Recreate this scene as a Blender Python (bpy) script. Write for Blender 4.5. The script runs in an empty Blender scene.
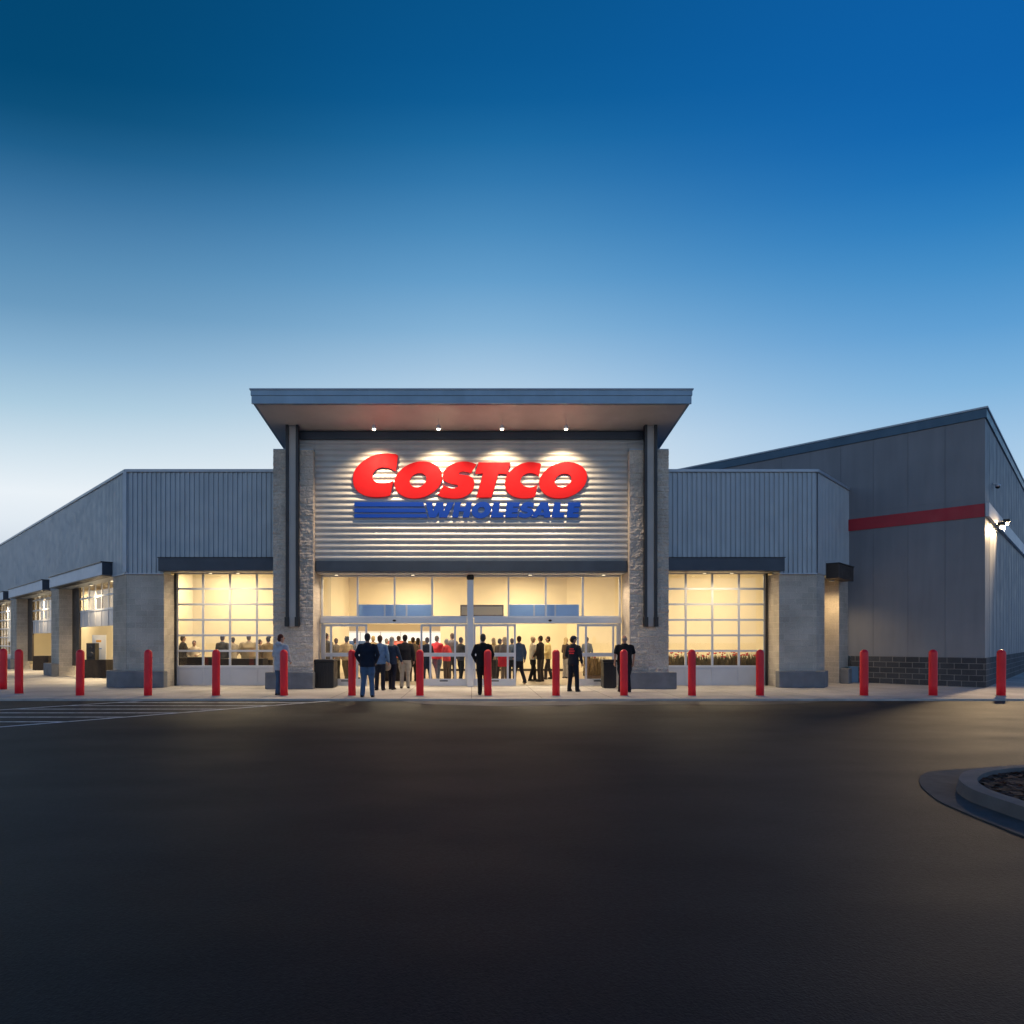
import bpy, bmesh, math, random
from mathutils import Vector, Matrix, noise as mnoise
R = math.radians
random.seed(11)
SC = bpy.context.scene
COL = SC.collection
F = 631.0; CX = 471.5; EYE = 1.6
def PX(px, Y): return (px - CX) * Y / F
S2 = math.sqrt(0.5)

# ------------------------------------------------------------------ materials
def newmat(name):
    m = bpy.data.materials.new(name); m.use_nodes = True
    nt = m.node_tree
    return m, nt, nt.nodes['Principled BSDF'], nt.nodes['Material Output']
def N(nt, t, **kw):
    n = nt.nodes.new(t)
    for k, v in kw.items():
        if k in n.inputs: n.inputs[k].default_value = v
        else: setattr(n, k, v)
    return n
def mul(nt, a, b):
    x = nt.nodes.new('ShaderNodeMix'); x.data_type = 'RGBA'; x.blend_type = 'MULTIPLY'
    x.inputs['Factor'].default_value = 1
    nt.links.new(a, x.inputs['A']); nt.links.new(b, x.inputs['B'])
    return x.outputs['Result']
def noise_fac(nt, coord, scale, lo, hi, detail=4, vec_scale=None):
    src = coord
    if vec_scale:
        mp = N(nt, 'ShaderNodeMapping'); mp.inputs['Scale'].default_value = vec_scale
        nt.links.new(coord, mp.inputs['Vector']); src = mp.outputs['Vector']
    n = N(nt, 'ShaderNodeTexNoise', Scale=scale, Detail=detail)
    nt.links.new(src, n.inputs['Vector'])
    mr = N(nt, 'ShaderNodeMapRange')
    mr.inputs['From Min'].default_value = .3; mr.inputs['From Max'].default_value = .7
    mr.inputs['To Min'].default_value = lo; mr.inputs['To Max'].default_value = hi
    nt.links.new(n.outputs['Fac'], mr.inputs['Value'])
    return mr.outputs['Result'], n.outputs['Fac']
def mat(name, col, rough=.6, metal=0., var=.12, vs=1.5, bump=0., bs=40., spec=.5, dirt=0.):
    m, nt, b, o = newmat(name)
    tc = N(nt, 'ShaderNodeTexCoord')
    rgb = N(nt, 'ShaderNodeRGB'); rgb.outputs[0].default_value = (*col, 1)
    f, _ = noise_fac(nt, tc.outputs['Object'], vs, 1 - var, 1 + var)
    c = mul(nt, rgb.outputs[0], f)
    if dirt:
        g, _ = noise_fac(nt, tc.outputs['Object'], 1.2, 1 - dirt, 1.0, 6, (3, 3, .35))
        c = mul(nt, c, g)
    nt.links.new(c, b.inputs['Base Color'])
    b.inputs['Roughness'].default_value = rough; b.inputs['Metallic'].default_value = metal
    b.inputs['Specular IOR Level'].default_value = spec
    rf, _ = noise_fac(nt, tc.outputs['Object'], vs * 3, max(0, rough - .08), min(1, rough + .08))
    nt.links.new(rf, b.inputs['Roughness'])
    if bump:
        n = N(nt, 'ShaderNodeTexNoise', Scale=bs, Detail=5)
        nt.links.new(tc.outputs['Object'], n.inputs['Vector'])
        bp = N(nt, 'ShaderNodeBump', Strength=1.0); bp.inputs['Distance'].default_value = bump
        nt.links.new(n.outputs['Fac'], bp.inputs['Height']); nt.links.new(bp.outputs['Normal'], b.inputs['Normal'])
    return m
def blockmat(name, c1, c2, mortar, bw=.4, rh=.2, ms=.008, rough=.85, rock=0., rs=9., jb=.006):
    m, nt, b, o = newmat(name)
    uv = N(nt, 'ShaderNodeUVMap', uv_map='UVMap')
    tc = N(nt, 'ShaderNodeTexCoord')
    br = N(nt, 'ShaderNodeTexBrick'); br.offset = .5
    for k, v in (('Color1', (*c1, 1)), ('Color2', (*c2, 1)), ('Mortar', (*mortar, 1)), ('Scale', 1.), ('Mortar Size', ms),
                 ('Mortar Smooth', .2), ('Bias', 0.), ('Brick Width', bw), ('Row Height', rh)): br.inputs[k].default_value = v
    nt.links.new(uv.outputs['UV'], br.inputs['Vector'])
    f, _ = noise_fac(nt, tc.outputs['Object'], 1.1, .8, 1.16, 6)
    g, _ = noise_fac(nt, tc.outputs['Object'], 28., .86, 1.12, 4)
    c = mul(nt, mul(nt, br.outputs['Color'], f), g)
    nt.links.new(c, b.inputs['Base Color']); b.inputs['Roughness'].default_value = rough
    b.inputs['Specular IOR Level'].default_value = .25
    bp = N(nt, 'ShaderNodeBump', Strength=1.0, invert=True); bp.inputs['Distance'].default_value = jb
    nt.links.new(br.outputs['Fac'], bp.inputs['Height'])
    n = N(nt, 'ShaderNodeTexNoise', Scale=rs, Detail=6); nt.links.new(tc.outputs['Object'], n.inputs['Vector'])
    b2 = N(nt, 'ShaderNodeBump', Strength=1.0); b2.inputs['Distance'].default_value = rock if rock else .003
    nt.links.new(n.outputs['Fac'], b2.inputs['Height']); nt.links.new(bp.outputs['Normal'], b2.inputs['Normal'])
    nt.links.new(b2.outputs['Normal'], b.inputs['Normal'])
    return m
def emis(name, col, s):
    m, nt, b, o = newmat(name)
    b.inputs['Base Color'].default_value = (.8, .8, .8, 1)
    b.inputs['Emission Color'].default_value = (*col, 1); b.inputs['Emission Strength'].default_value = s
    return m
def litmat(name, base, col, s):
    m = mat(name, base, .75, 0, .03, spec=.15); b = m.node_tree.nodes['Principled BSDF']
    b.inputs['Emission Color'].default_value = (*col, 1); b.inputs['Emission Strength'].default_value = s
    return m
def glassmat(name, tint=(1, 1, 1)):
    m, nt, b, o = newmat(name); nt.nodes.remove(b)
    tr = N(nt, 'ShaderNodeBsdfTransparent'); tr.inputs[0].default_value = (*tint, 1)
    gl = N(nt, 'ShaderNodeBsdfGlossy', Roughness=.02)
    fr = N(nt, 'ShaderNodeFresnel'); ge = N(nt, 'ShaderNodeNewGeometry'); ma = N(nt, 'ShaderNodeMath', operation='MULTIPLY_ADD'); ma.inputs[1].default_value = -.8333; ma.inputs[2].default_value = 1.5; nt.links.new(ge.outputs['Backfacing'], ma.inputs[0]); nt.links.new(ma.outputs[0], fr.inputs['IOR'])
    mx = N(nt, 'ShaderNodeMixShader')
    nt.links.new(fr.outputs[0], mx.inputs[0]); nt.links.new(tr.outputs[0], mx.inputs[1]); nt.links.new(gl.outputs[0], mx.inputs[2])
    nt.links.new(mx.outputs[0], o.inputs['Surface'])
    return m
M = dict(
    rib=mat('ribbed_steel', (.37, .42, .47), .45, .3, .05, .8, dirt=.04),
    ribh=mat('corrugated_steel', (.58, .57, .55), .52, .3, .06, .8, dirt=.08),
    trim=mat('light_trim', (.42, .47, .53), .45, .3, .05),
    navy=mat('navy_steel', (.045, .06, .085), .45, .2, .12),
    fascia=mat('canopy_fascia', (.30, .42, .53), .45, .2, .07, dirt=.1),
    soffit=mat('soffit_panel', (.56, .56, .56), .5, .1, .06),
    dark=mat('dark_steel', (.022, .024, .03), .4, .3, .15),
    brown=mat('brown_steel', (.05, .037, .03), .55, .1, .15),
    split=blockmat('split_face_block', (.64, .55, .46), (.54, .46, .39), (.56, .49, .42), .4, .2, .005, rock=.03, rs=11, jb=.004),
    smooth=blockmat('smooth_block', (.50, .45, .39), (.43, .39, .335), (.58, .53, .46), .4, .2, .008, rock=.004, rs=25),
    base=mat('base_concrete', (.16, .17, .19), .8, 0, .22, 2.2, .006, 22),
    wpanel=mat('warehouse_panel', (.23, .24, .27), .6, .1, .07, .5, dirt=.12),
    wcap=mat('warehouse_cap', (.055, .11, .17), .4, .3, .1),
    red_band=mat('red_band', (.44, .018, .035), .5, 0, .08),
    wstrip=mat('pale_band', (.55, .57, .62), .5, 0, .05),
    brick=blockmat('dark_brick', (.075, .08, .092), (.05, .055, .066), (.20, .20, .20), .4, .2, .012),
    alu=mat('aluminium', (.60, .62, .66), .38, .35, .05),
    awn=mat('awning_face_skylit', (.44, .53, .66), .45, .1, .05),  # sky light on the awning fronts put into the colour; ends stay navy
    alup=mat('aluminium_panel', (.50, .52, .57), .45, .25, .06),
    cream=mat('cream_wall', (.78, .69, .48), .8, 0, .05, .6),
    tan=mat('tan_wall', (.50, .40, .26), .8, 0, .08, .6),
    ceil=mat('ceiling_paint', (.75, .70, .60), .8, 0, .04),
    glass=glassmat('clear_glass'),
    bollard=mat('bollard_red', (.92, .012, .028), .42, 0, .05, 3, dirt=.06),
    sred=litmat('sign_red', (.36, .006, .010), (.80, .010, .018), .24),
    sblue=litmat('sign_blue', (.004, .028, .20), (.003, .060, .36), .42),
    black=mat('black_plastic', (.012, .012, .014), .4, 0, .2),
    cloth=mat('black_cloth', (.018, .014, .014), .9, 0, .2, 5, .01, 12),
    white=mat('white_board', (.8, .8, .78), .6, 0, .03),
    ubox=mat('utility_box_blue', (.08, .15, .24), .5, 0, .1, 2),
    web=mat('web_plate', (.48, .44, .41), .6, .1, .06),
    steelb=mat('steel_sky_reflection', (.24, .42, .72), .4, .2, .06, 1),  # reflection of the blue sky painted into the steel colour
    leafd=mat('dry_leaf', (.30, .20, .09), .8, 0, .3, 30),
    leafg=mat('green_leaf', (.15, .12, .06), .7, 0, .3, 30),
    flower=mat('red_petal', (.65, .03, .04), .6, 0, .2, 30),
    wood=mat('brown_box', (.16, .10, .06), .7, 0, .2, 8),
    mulch=mat('mulch', (.11, .042, .022), .95, 0, .5, 40, .03, 30),
    kerb=mat('kerb_concrete', (.42, .40, .38), .85, 0, .15, 3, .003, 60),
    lampm=emis('lamp_glow', (1, .86, .62), 26.),
    dlens=emis('downlight_glow', (1, .80, .5), 2.5),
    packm=emis('flood_glow', (1, .80, .50), 60.),
    panelm=emis('ceiling_panel_glow', (1, .86, .6), 5.),
    cold=emis('cooler_glow', (.70, .86, 1.), .45),
    skin=mat('skin', (.42, .24, .17), .55, 0, .05),
    grime=mat('sensor_black', (.01, .01, .01), .3),
)
_pm = {}
def cmat(kind, c):
    k = (kind, c)
    if k not in _pm:
        _pm[k] = mat(kind, c, .85 if kind != 'shoe_leather' else .4, 0, .18, 6, .012 if 'hair' not in kind else .006, 9 if 'hair' not in kind else 60, spec=.25)
    return _pm[k]

# ------------------------------------------------------------------ mesh builder
class MB:
    def __init__(s): s.v = []; s.f = []; s.sm = []
    def add(s, vs, fs, smooth=False):
        o = len(s.v); s.v += [Vector(v) for v in vs]
        for f in fs: s.f.append([o + i for i in f]); s.sm.append(smooth)
        return s
    def obox(s, o, u, w, L, D, z0, z1, bev=0.):
        """box from o along unit u (len L) and unit w (len D)"""
        o = Vector((o[0], o[1], 0)); u = Vector((u[0], u[1], 0)); w = Vector((w[0], w[1], 0)); Z = Vector((0, 0, 1))
        c = [o, o + u * L, o + u * L + w * D, o + w * D]
        vs = [p + Z * z0 for p in c] + [p + Z * z1 for p in c]
        fs = [(0, 1, 5, 4), (1, 2, 6, 5), (2, 3, 7, 6), (3, 0, 4, 7), (4, 5, 6, 7), (3, 2, 1, 0)]
        return s.add(vs, fs)
    def box(s, x0, x1, y0, y1, z0, z1):
        return s.obox((x0, y0), (1, 0), (0, 1), x1 - x0, y1 - y0, z0, z1)
    def prism(s, poly, z0, z1):
        n = len(poly)
        vs = [(x, y, z0) for x, y in poly] + [(x, y, z1) for x, y in poly]
        fs = [tuple(range(n))[::-1], tuple(range(n, 2 * n))] + [(i, (i + 1) % n, n + (i + 1) % n, n + i) for i in range(n)]
        return s.add(vs, fs)
    def lathe(s, prof, seg=24, c=(0, 0, 0)):
        vs = []; fs = []
        for r, z in prof:
            for k in range(seg):
                a = 2 * math.pi * k / seg; vs.append((c[0] + r * math.cos(a), c[1] + r * math.sin(a), c[2] + z))
        m = len(prof)
        for i in range(m - 1):
            for k in range(seg):
                k2 = (k + 1) % seg; fs.append((i * seg + k, i * seg + k2, (i + 1) * seg + k2, (i + 1) * seg + k))
        fs.append(tuple(range(seg))[::-1]); fs.append(tuple((m - 1) * seg + k for k in range(seg)))
        return s.add(vs, fs, True)
    def tube(s, pts, rad, seg=12):
        pts = [Vector(p) for p in pts]; 
        if not isinstance(rad, (list, tuple)): rad = [rad] * len(pts)
        P = []; Rr = []
        d0 = (pts[1] - pts[0]).normalized(); d1 = (pts[-1] - pts[-2]).normalized()
        P += [pts[0] - d0 * rad[0] * .85, pts[0] - d0 * rad[0] * .5]; Rr += [rad[0] * .35, rad[0] * .82]
        P += pts; Rr += list(rad)
        P += [pts[-1] + d1 * rad[-1] * .5, pts[-1] + d1 * rad[-1] * .85]; Rr += [rad[-1] * .82, rad[-1] * .35]
        vs = []; up = None
        for i, p in enumerate(P):
            d = (P[min(i + 1, len(P) - 1)] - P[max(i - 1, 0)]).normalized()
            if up is None: up = Vector((1, 0, 0)) if abs(d.x) < .8 else Vector((0, 1, 0))
            a = (up - d * up.dot(d)).normalized(); b = d.cross(a); up = a
            for k in range(seg):
                t = 2 * math.pi * k / seg; vs.append(p + (a * math.cos(t) + b * math.sin(t)) * Rr[i])
        m = len(P); fs = []
        for i in range(m - 1):
            for k in range(seg):
                k2 = (k + 1) % seg; fs.append((i * seg + k, i * seg + k2, (i + 1) * seg + k2, (i + 1) * seg + k))
        fs.append(tuple(range(seg))[::-1]); fs.append(tuple((m - 1) * seg + k for k in range(seg)))
        return s.add(vs, fs, True)
    def ell(s, c, r, rot=None, seg=14, rings=10):
        vs = []; fs = []
        for i in range(1, rings):
            p = math.pi * i / rings
            for k in range(seg):
                t = 2 * math.pi * k / seg
                vs.append(Vector((math.sin(p) * math.cos(t) * r[0], math.sin(p) * math.sin(t) * r[1], math.cos(p) * r[2])))
        vs.append(Vector((0, 0, r[2]))); vs.append(Vector((0, 0, -r[2])))
        if rot is not None: vs = [rot @ v for v in vs]
        vs = [v + Vector(c) for v in vs]
        T = len(vs) - 2; B = T + 1
        for i in range(rings - 2):
            for k in range(seg):
                k2 = (k + 1) % seg; fs.append((i * seg + k, (i + 1) * seg + k, (i + 1) * seg + k2, i * seg + k2))
        for k in range(seg):
            k2 = (k + 1) % seg; fs.append((T, k, k2)); fs.append((B, (rings - 2) * seg + k2, (rings - 2) * seg + k))
        return s.add(vs, fs, True)
    def loft(s, rings, seg=18):
        vs = []; fs = []
        for cx, cy, z, rx, ry in rings:
            for k in range(seg):
                t = 2 * math.pi * k / seg; vs.append((cx + rx * math.cos(t), cy + ry * math.sin(t), z))
        m = len(rings)
        for i in range(m - 1):
            for k in range(seg):
                k2 = (k + 1) % seg; fs.append((i * seg + k, i * seg + k2, (i + 1) * seg + k2, (i + 1) * seg + k))
        fs.append(tuple(range(seg))[::-1]); fs.append(tuple((m - 1) * seg + k for k in range(seg)))
        return s.add(vs, fs, True)
    def build(s, name, m, parent=None, bevel=0., local=False):
        me = bpy.data.meshes.new(name)
        off = Vector((0, 0, 0))
        if parent is not None and not local:
            p = parent
            while p is not None: off += p.location; p = p.parent
        me.from_pydata([v - off for v in s.v], [], s.f)
        uvl = me.uv_layers.new(name='UVMap')
        for p in me.polygons:
            p.use_smooth = s.sm[p.index]
            n = p.normal
            h = Vector((-n.y, n.x, 0))
            vert = h.length > .3
            if vert: h.normalize()
            for li in p.loop_indices:
                co = me.vertices[me.loops[li].vertex_index].co + off
                uvl.data[li].uv = (co.dot(h), co.z) if vert else (co.x, co.y)
        me.materials.append(m)
        o = bpy.data.objects.new(name, me); COL.objects.link(o)
        if parent is not None: o.parent = parent
        if bevel:
            b = o.modifiers.new('bevel', 'BEVEL'); b.width = bevel; b.segments = 2; b.limit_method = 'ANGLE'
        return o
def thing(name, label, cat, loc=(0, 0, 0), rz=0, group=None):
    o = bpy.data.objects.new(name, None); COL.objects.link(o); o.empty_display_size = .2
    o.location = loc; o.rotation_euler = (0, 0, rz); o['label'] = label; o['category'] = cat
    if group: o['group'] = group
    return o
def tag(o, label, cat, group=None):
    o['label'] = label; o['category'] = cat
    if group: o['group'] = group
    return o
def struct(o, kind='structure'):
    o['kind'] = kind; return o

# ------------------------------------------------------------------ ground
def asphalt_mat():
    m, nt, b, o = newmat('asphalt')
    tc = N(nt, 'ShaderNodeTexCoord')
    rgb = N(nt, 'ShaderNodeRGB'); rgb.outputs[0].default_value = (.0080, .0081, .0100, 1)
    big, bigf = noise_fac(nt, tc.outputs['Object'], .35, .82, 1.2, 7, (1, 1.2, 1))
    streak, _ = noise_fac(nt, tc.outputs['Object'], 1.0, .85, 1.18, 8, (.8, 1.3, 1))
    fine, _ = noise_fac(nt, tc.outputs['Object'], 45, .45, 1.7, 3)
    c = mul(nt, mul(nt, mul(nt, rgb.outputs[0], big), streak), fine)
    nt.links.new(c, b.inputs['Base Color'])
    rr, _ = noise_fac(nt, tc.outputs['Object'], .8, .61, .68, 8, (.7, 1.5, 1))
    nt.links.new(rr, b.inputs['Roughness']); b.inputs['Specular IOR Level'].default_value = .26
    n1 = N(nt, 'ShaderNodeTexNoise', Scale=90, Detail=3); nt.links.new(tc.outputs['Object'], n1.inputs['Vector'])
    b1 = N(nt, 'ShaderNodeBump', Strength=1.0); b1.inputs['Distance'].default_value = .004
    nt.links.new(n1.outputs['Fac'], b1.inputs['Height'])
    n2 = N(nt, 'ShaderNodeTexNoise', Scale=1.1, Detail=3); nt.links.new(tc.outputs['Object'], n2.inputs['Vector'])
    b2 = N(nt, 'ShaderNodeBump', Strength=1.0); b2.inputs['Distance'].default_value = .005
    nt.links.new(n2.outputs['Fac'], b2.inputs['Height']); nt.links.new(b1.outputs['Normal'], b2.inputs['Normal'])
    nt.links.new(b2.outputs['Normal'], b.inputs['Normal'])
    return m
def pave_mat():
    m, nt, b, o = newmat('pavement_concrete')
    tc = N(nt, 'ShaderNodeTexCoord')
    br = N(nt, 'ShaderNodeTexBrick'); br.offset = 0
    for k, v in (('Color1', (.50, .475, .45, 1)), ('Color2', (.45, .43, .41, 1)), ('Mortar', (.24, .22, .21, 1)), ('Scale', 1.), ('Mortar Size', .012),
                 ('Mortar Smooth', .1), ('Brick Width', 1.94), ('Row Height', 1.5)): br.inputs[k].default_value = v
    nt.links.new(tc.outputs['Object'], br.inputs['Vector'])
    f, _ = noise_fac(nt, tc.outputs['Object'], .9, .8, 1.15, 7)
    g, _ = noise_fac(nt, tc.outputs['Object'], 14, .9, 1.08, 5)
    nt.links.new(mul(nt, mul(nt, br.outputs['Color'], f), g), b.inputs['Base Color'])
    b.inputs['Roughness'].default_value = .75; b.inputs['Specular IOR Level'].default_value = .3
    bp = N(nt, 'ShaderNodeBump', Strength=1.0, invert=True); bp.inputs['Distance'].default_value = .006
    nt.links.new(br.outputs['Fac'], bp.inputs['Height']); nt.links.new(bp.outputs['Normal'], b.inputs['Normal'])
    return m
GZ = -.05
o = MB().add([(-600, -300, GZ), (600, -300, GZ), (600, 900, GZ), (-600, 900, GZ)], [(0, 1, 2, 3)]).build('asphalt_ground', asphalt_mat()); struct(o)
pav = pave_mat()
o = MB().prism([(-70, 17.25), (70, 17.25), (70, 110), (-70, 110)], GZ - .1, 0).build('pavement', pav); struct(o)
o = MB().box(-70, 70, 17.1, 17.245, GZ - .1, .004).build('kerb', M['kerb'], bevel=.012); struct(o)
# painted hatching on the asphalt
pm = newmat('road_paint'); m_, nt_, b_, o_ = pm
tc = N(nt_, 'ShaderNodeTexCoord')
f1, raw = noise_fac(nt_, tc.outputs['Object'], 7, .4, 1.2, 6)
mx = N(nt_, 'ShaderNodeMix', data_type='RGBA'); mx.inputs['A'].default_value = (.16, .16, .17, 1); mx.inputs['B'].default_value = (.85, .87, .9, 1)
nt_.links.new(f1, mx.inputs['Factor']); nt_.links.new(mx.outputs['Result'], b_.inputs['Base Color']); b_.inputs['Roughness'].default_value = .7
mk = MB(); z = GZ + .004
XA = lambda Y: -9.05 - (17.0 - Y)
XB = lambda Y: -4.05 - (16.9 - Y)
w = .10
def quad(mb, a, b_, wx, z): mb.add([(a[0], a[1], z), (a[0] + wx, a[1], z), (b_[0] + wx, b_[1], z), (b_[0], b_[1], z)], [(0, 1, 2, 3)])
quad(mk, (XA(4.), 4.), (XA(17.05), 17.05), .15, z)
quad(mk, (XB(4.), 4.), (XB(17.05), 17.05), .15, z)
Y = 16.55
while Y > 4.6:
    a = XA(Y) + .16; b2 = XB(Y) - .01
    mk.add([(a, Y, z), (b2, Y, z), (b2 + .1, Y + .1, z), (a + .1, Y + .1, z)], [(0, 1, 2, 3)]); Y -= .78
struct(mk.build('painted_hatching', m_))
# repair / apron patch near the kerb
ap = mat('asphalt_patch', (.075, .068, .062), .7, 0, .2, 1.2, .003, 80)
pts = [(1.8, 17.09), (9.6, 17.09), (8.6, 16.4), (6.9, 16.0), (5.4, 16.2), (4.0, 16.0), (2.6, 16.4)]
pt2 = [(-2.0, 17.09), (1.7, 17.09), (4.6, 17.09), (3.4, 16.3), (2.6, 15.9), (.5, 15.7), (-1.2, 16.2)]
struct(MB().add([(x, y, GZ + .006) for x, y in pt2], [tuple(range(len(pt2)))[::-1]]).build('concrete_apron', mat('apron_concrete', (.13, .125, .125), .8, 0, .2, 1.5, .002, 60)))
struct(MB().add([(x, y, GZ + .003) for x, y in pts], [tuple(range(len(pts)))[::-1]]).build('asphalt_patch', ap))
# planting island, right foreground
def smooth_path(pts, n=6):
    out = []
    for i in range(len(pts) - 1):
        p0 = Vector(pts[max(i - 1, 0)]); p1 = Vector(pts[i]); p2 = Vector(pts[i + 1]); p3 = Vector(pts[min(i + 2, len(pts) - 1)])
        for k in range(n):
            t = k / n
            out.append(.5 * ((2 * p1) + (p2 - p0) * t + (2 * p0 - 5 * p1 + 4 * p2 - p3) * t * t + (3 * p1 - p0 - 3 * p2 + p3) * t ** 3))
    out.append(Vector(pts[-1])); return out
gut = smooth_path([(12, 8.55), (9, 8.4), (7.4, 8.2), (6.2, 8.02), (5.6, 7.78), (5.15, 7.25), (4.87, 6.7), (4.72, 6.2), (4.6, 5), (4.6, 3.5), (4.9, 2.2)])
ko = smooth_path([(12, 8.1), (9, 7.95), (7.6, 7.78), (6.5, 7.62), (5.8, 7.38), (5.36, 6.98), (5.1, 6.55), (5.0, 6.1), (4.95, 5), (4.95, 3.5), (5.2, 2.3)])
ki = smooth_path([(12, 7.92), (9, 7.78), (7.6, 7.6), (6.6, 7.45), (6.0, 7.25), (5.52, 6.88), (5.27, 6.5), (5.17, 6.1), (5.12, 5), (5.12, 3.5), (5.35, 2.35)])
def strip(mb, A, B, za, zb):
    n = len(A); vs = [(p.x, p.y, za) for p in A] + [(p.x, p.y, zb) for p in B]
    mb.add(vs, [(i, i + 1, n + i + 1, n + i) for i in range(n - 1)], True)
m = MB(); strip(m, gut, gut, GZ - .02, GZ + .012); strip(m, gut, ko, GZ + .012, GZ + .02)
struct(m.build('gutter', mat('gutter_concrete', (.07, .068, .068), .85, 0, .2, 3)))
m = MB(); ki2 = [k * .5 + q * .5 for k, q in zip(ki, ko)]
strip(m, ko, [q * .85 + k * .15 for q, k in zip(ko, ki)], GZ + .02, GZ + .14); strip(m, [q * .85 + k * .15 for q, k in zip(ko, ki)], ki, GZ + .14, GZ + .15); strip(m, ki, ki, GZ + .15, GZ + .0)
struct(m.build('island_kerb', mat('island_concrete', (.12, .12, .125), .85, 0, .15, 3, .003, 60)))
m = MB(); n = len(ki); cen = Vector((9.5, 5.0))
vs = [(p.x, p.y, GZ + .09) for p in ki]; rings = [vs]
for t in (.25, .5, .75, 1.):
    rings.append([(p.x + (cen.x - p.x) * t, p.y + (cen.y - p.y) * t, GZ + .09 + .12 * t + random.uniform(-.02, .02)) for p in ki])
allv = [v for r in rings for v in r]
m.add(allv, [(j * n + i, j * n + i + 1, (j + 1) * n + i + 1, (j + 1) * n + i) for j in range(4) for i in range(n - 1)], True)
struct(m.build('mulch', M['mulch']), 'stuff')
chips = MB()
for i in range(2600):
    a = random.randrange(n - 1); t = random.random() ** 1.6; p = ki[a].lerp(ki[a + 1], random.random())
    q = Vector((p.x + (cen.x - p.x) * t, p.y + (cen.y - p.y) * t, GZ + .10 + .12 * t))
    ang = random.random() * 6.28; L = random.uniform(.02, .06); d = Vector((math.cos(ang), math.sin(ang), random.uniform(-.4, .4))) * L
    s_ = Vector((-d.y, d.x, random.uniform(-.01, .02))) * .35
    chips.add([q - d - s_, q + d - s_, q + d + s_, q - d + s_], [(0, 1, 2, 3)])
struct(chips.build('bark_chips', mat('bark', (.13, .05, .03), .9, 0, .5, 25)), 'stuff')

# ------------------------------------------------------------------ store building
BL = thing('store_building', 'low grey store with canopied stone entrance tower and ribbed metal wings', 'building', (0, 21.4, 0))
U = (-S2, S2); IN = (S2, S2)              # left flank: along, inwards
UR = (S2, S2); INR = (-S2, S2)            # right flank
A0 = (-11.7, 21.4); B0 = (11.7, 21.4)
ZT = 7.28
def offs(p, u, a, w=(0, 0), b=0): return (p[0] + u[0] * a + w[0] * b, p[1] + u[1] * a + w[1] * b)
def ribs(name, p, u, out, L, z0, z1, pitch=.165, dep=.04, m=None, parent=BL):
    """vertical ribbed sheet starting at p along u, proud of the wall by dep"""
    m = m or M['rib']; mb = MB(); k = max(1, round(L / pitch)); pt = L / k
    prof = []
    for i in range(k):
        x = i * pt
        prof += [(x, dep), (x + pt * .34, dep), (x + pt * .46, 0.004), (x + pt * .88, 0.004)]
    prof.append((L, dep))
    vs = []
    for a, d in prof:
        q = offs(p, u, a, out, d); vs += [(q[0], q[1], z0), (q[0], q[1], z1)]
    mb.add(vs, [(2 * i, 2 * i + 2, 2 * i + 3, 2 * i + 1) for i in range(len(prof) - 1)])
    return mb.build(name, m, parent)
# --- wing front walls (Y 21.4)
for sx in (-1, 1):
    xa, xb = (-11.7, -6.0) if sx < 0 else (6.0, 11.7)
    ja, jb = (-11.7, -10.43) if sx < 0 else (10.43, 11.7)
    q = math.tan(R(22.5))
    # corner pier with mitred inner end
    MB().prism([(ja, 21.4), (jb, 21.4), (jb, 22.5), (ja, 22.5)] if 0 else ([(-11.7, 21.4), (-10.43, 21.4), (-10.43, 22.4), (-11.7 + .41, 22.4)] if sx < 0 else [(10.43, 21.4), (11.7, 21.4), (11.7 - .41, 22.4), (10.43, 22.4)]), 0, 3.87).build('corner_pier', M['smooth'], BL)
    # wall slab above
    MB().prism([(-11.7, 21.44), (-6.0, 21.44), (-6.0, 21.95), (-11.5, 21.95)] if sx < 0 else [(6.0, 21.44), (11.7, 21.44), (11.5, 21.95), (6.0, 21.95)], 4.34, ZT - .02).build('wall', M['rib'], BL)
    MB().box(xa + (1.27 if sx < 0 else .0), xb - (1.27 if sx > 0 else .0), 21.43, 22.42, 3.955, 4.336).build('lintel', M['soffit'], BL)
    MB().prism([(-11.7, 21.43), (-10.43, 21.43), (-10.43, 21.9), (-11.5, 21.9)] if sx < 0 else [(10.43, 21.43), (11.7, 21.43), (11.5, 21.9), (10.43, 21.9)], 3.875, 4.335).build('wall', M['rib'], BL)
    if sx < 0:
        ribs('ribbed_cladding', (-11.7, 21.4), (1, 0), (0, -1), 1.27, 3.87, ZT)
        ribs('ribbed_cladding', (-10.43, 21.4), (1, 0), (0, -1), 3.9, 4.33, ZT)
    else:
        ribs('ribbed_cladding', (6.5, 21.4), (1, 0), (0, -1), 3.93, 4.33, ZT)
        ribs('ribbed_cladding', (10.43, 21.4), (1, 0), (0, -1), 1.27, 3.87, ZT)
    # drip flashing under cladding, cap on top
    MB().box(ja + (.0 if sx < 0 else 0.002), jb, 21.33, 21.395, 3.83, 3.868).build('flashing', M['trim'], BL)
    MB().box(xa - (.03 if sx < 0 else -.53), xb + (.03 if sx > 0 else -.53), 21.32, 21.6, ZT, ZT + .10).build('parapet_cap', M['trim'], BL, .01)
    # protruding navy header box
    hb = MB().box(-10.42 if sx < 0 else 6.5, -6.56 if sx < 0 else 10.42, 20.98, 21.39, 3.9, 4.33).build('header_box', M['navy'], BL, .008)
    MB().box(-10.44 if sx < 0 else 6.5, -6.56 if sx < 0 else 10.44, 20.965, 21.385, 4.333, 4.36).build('flashing', M['dark'], hb)
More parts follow.
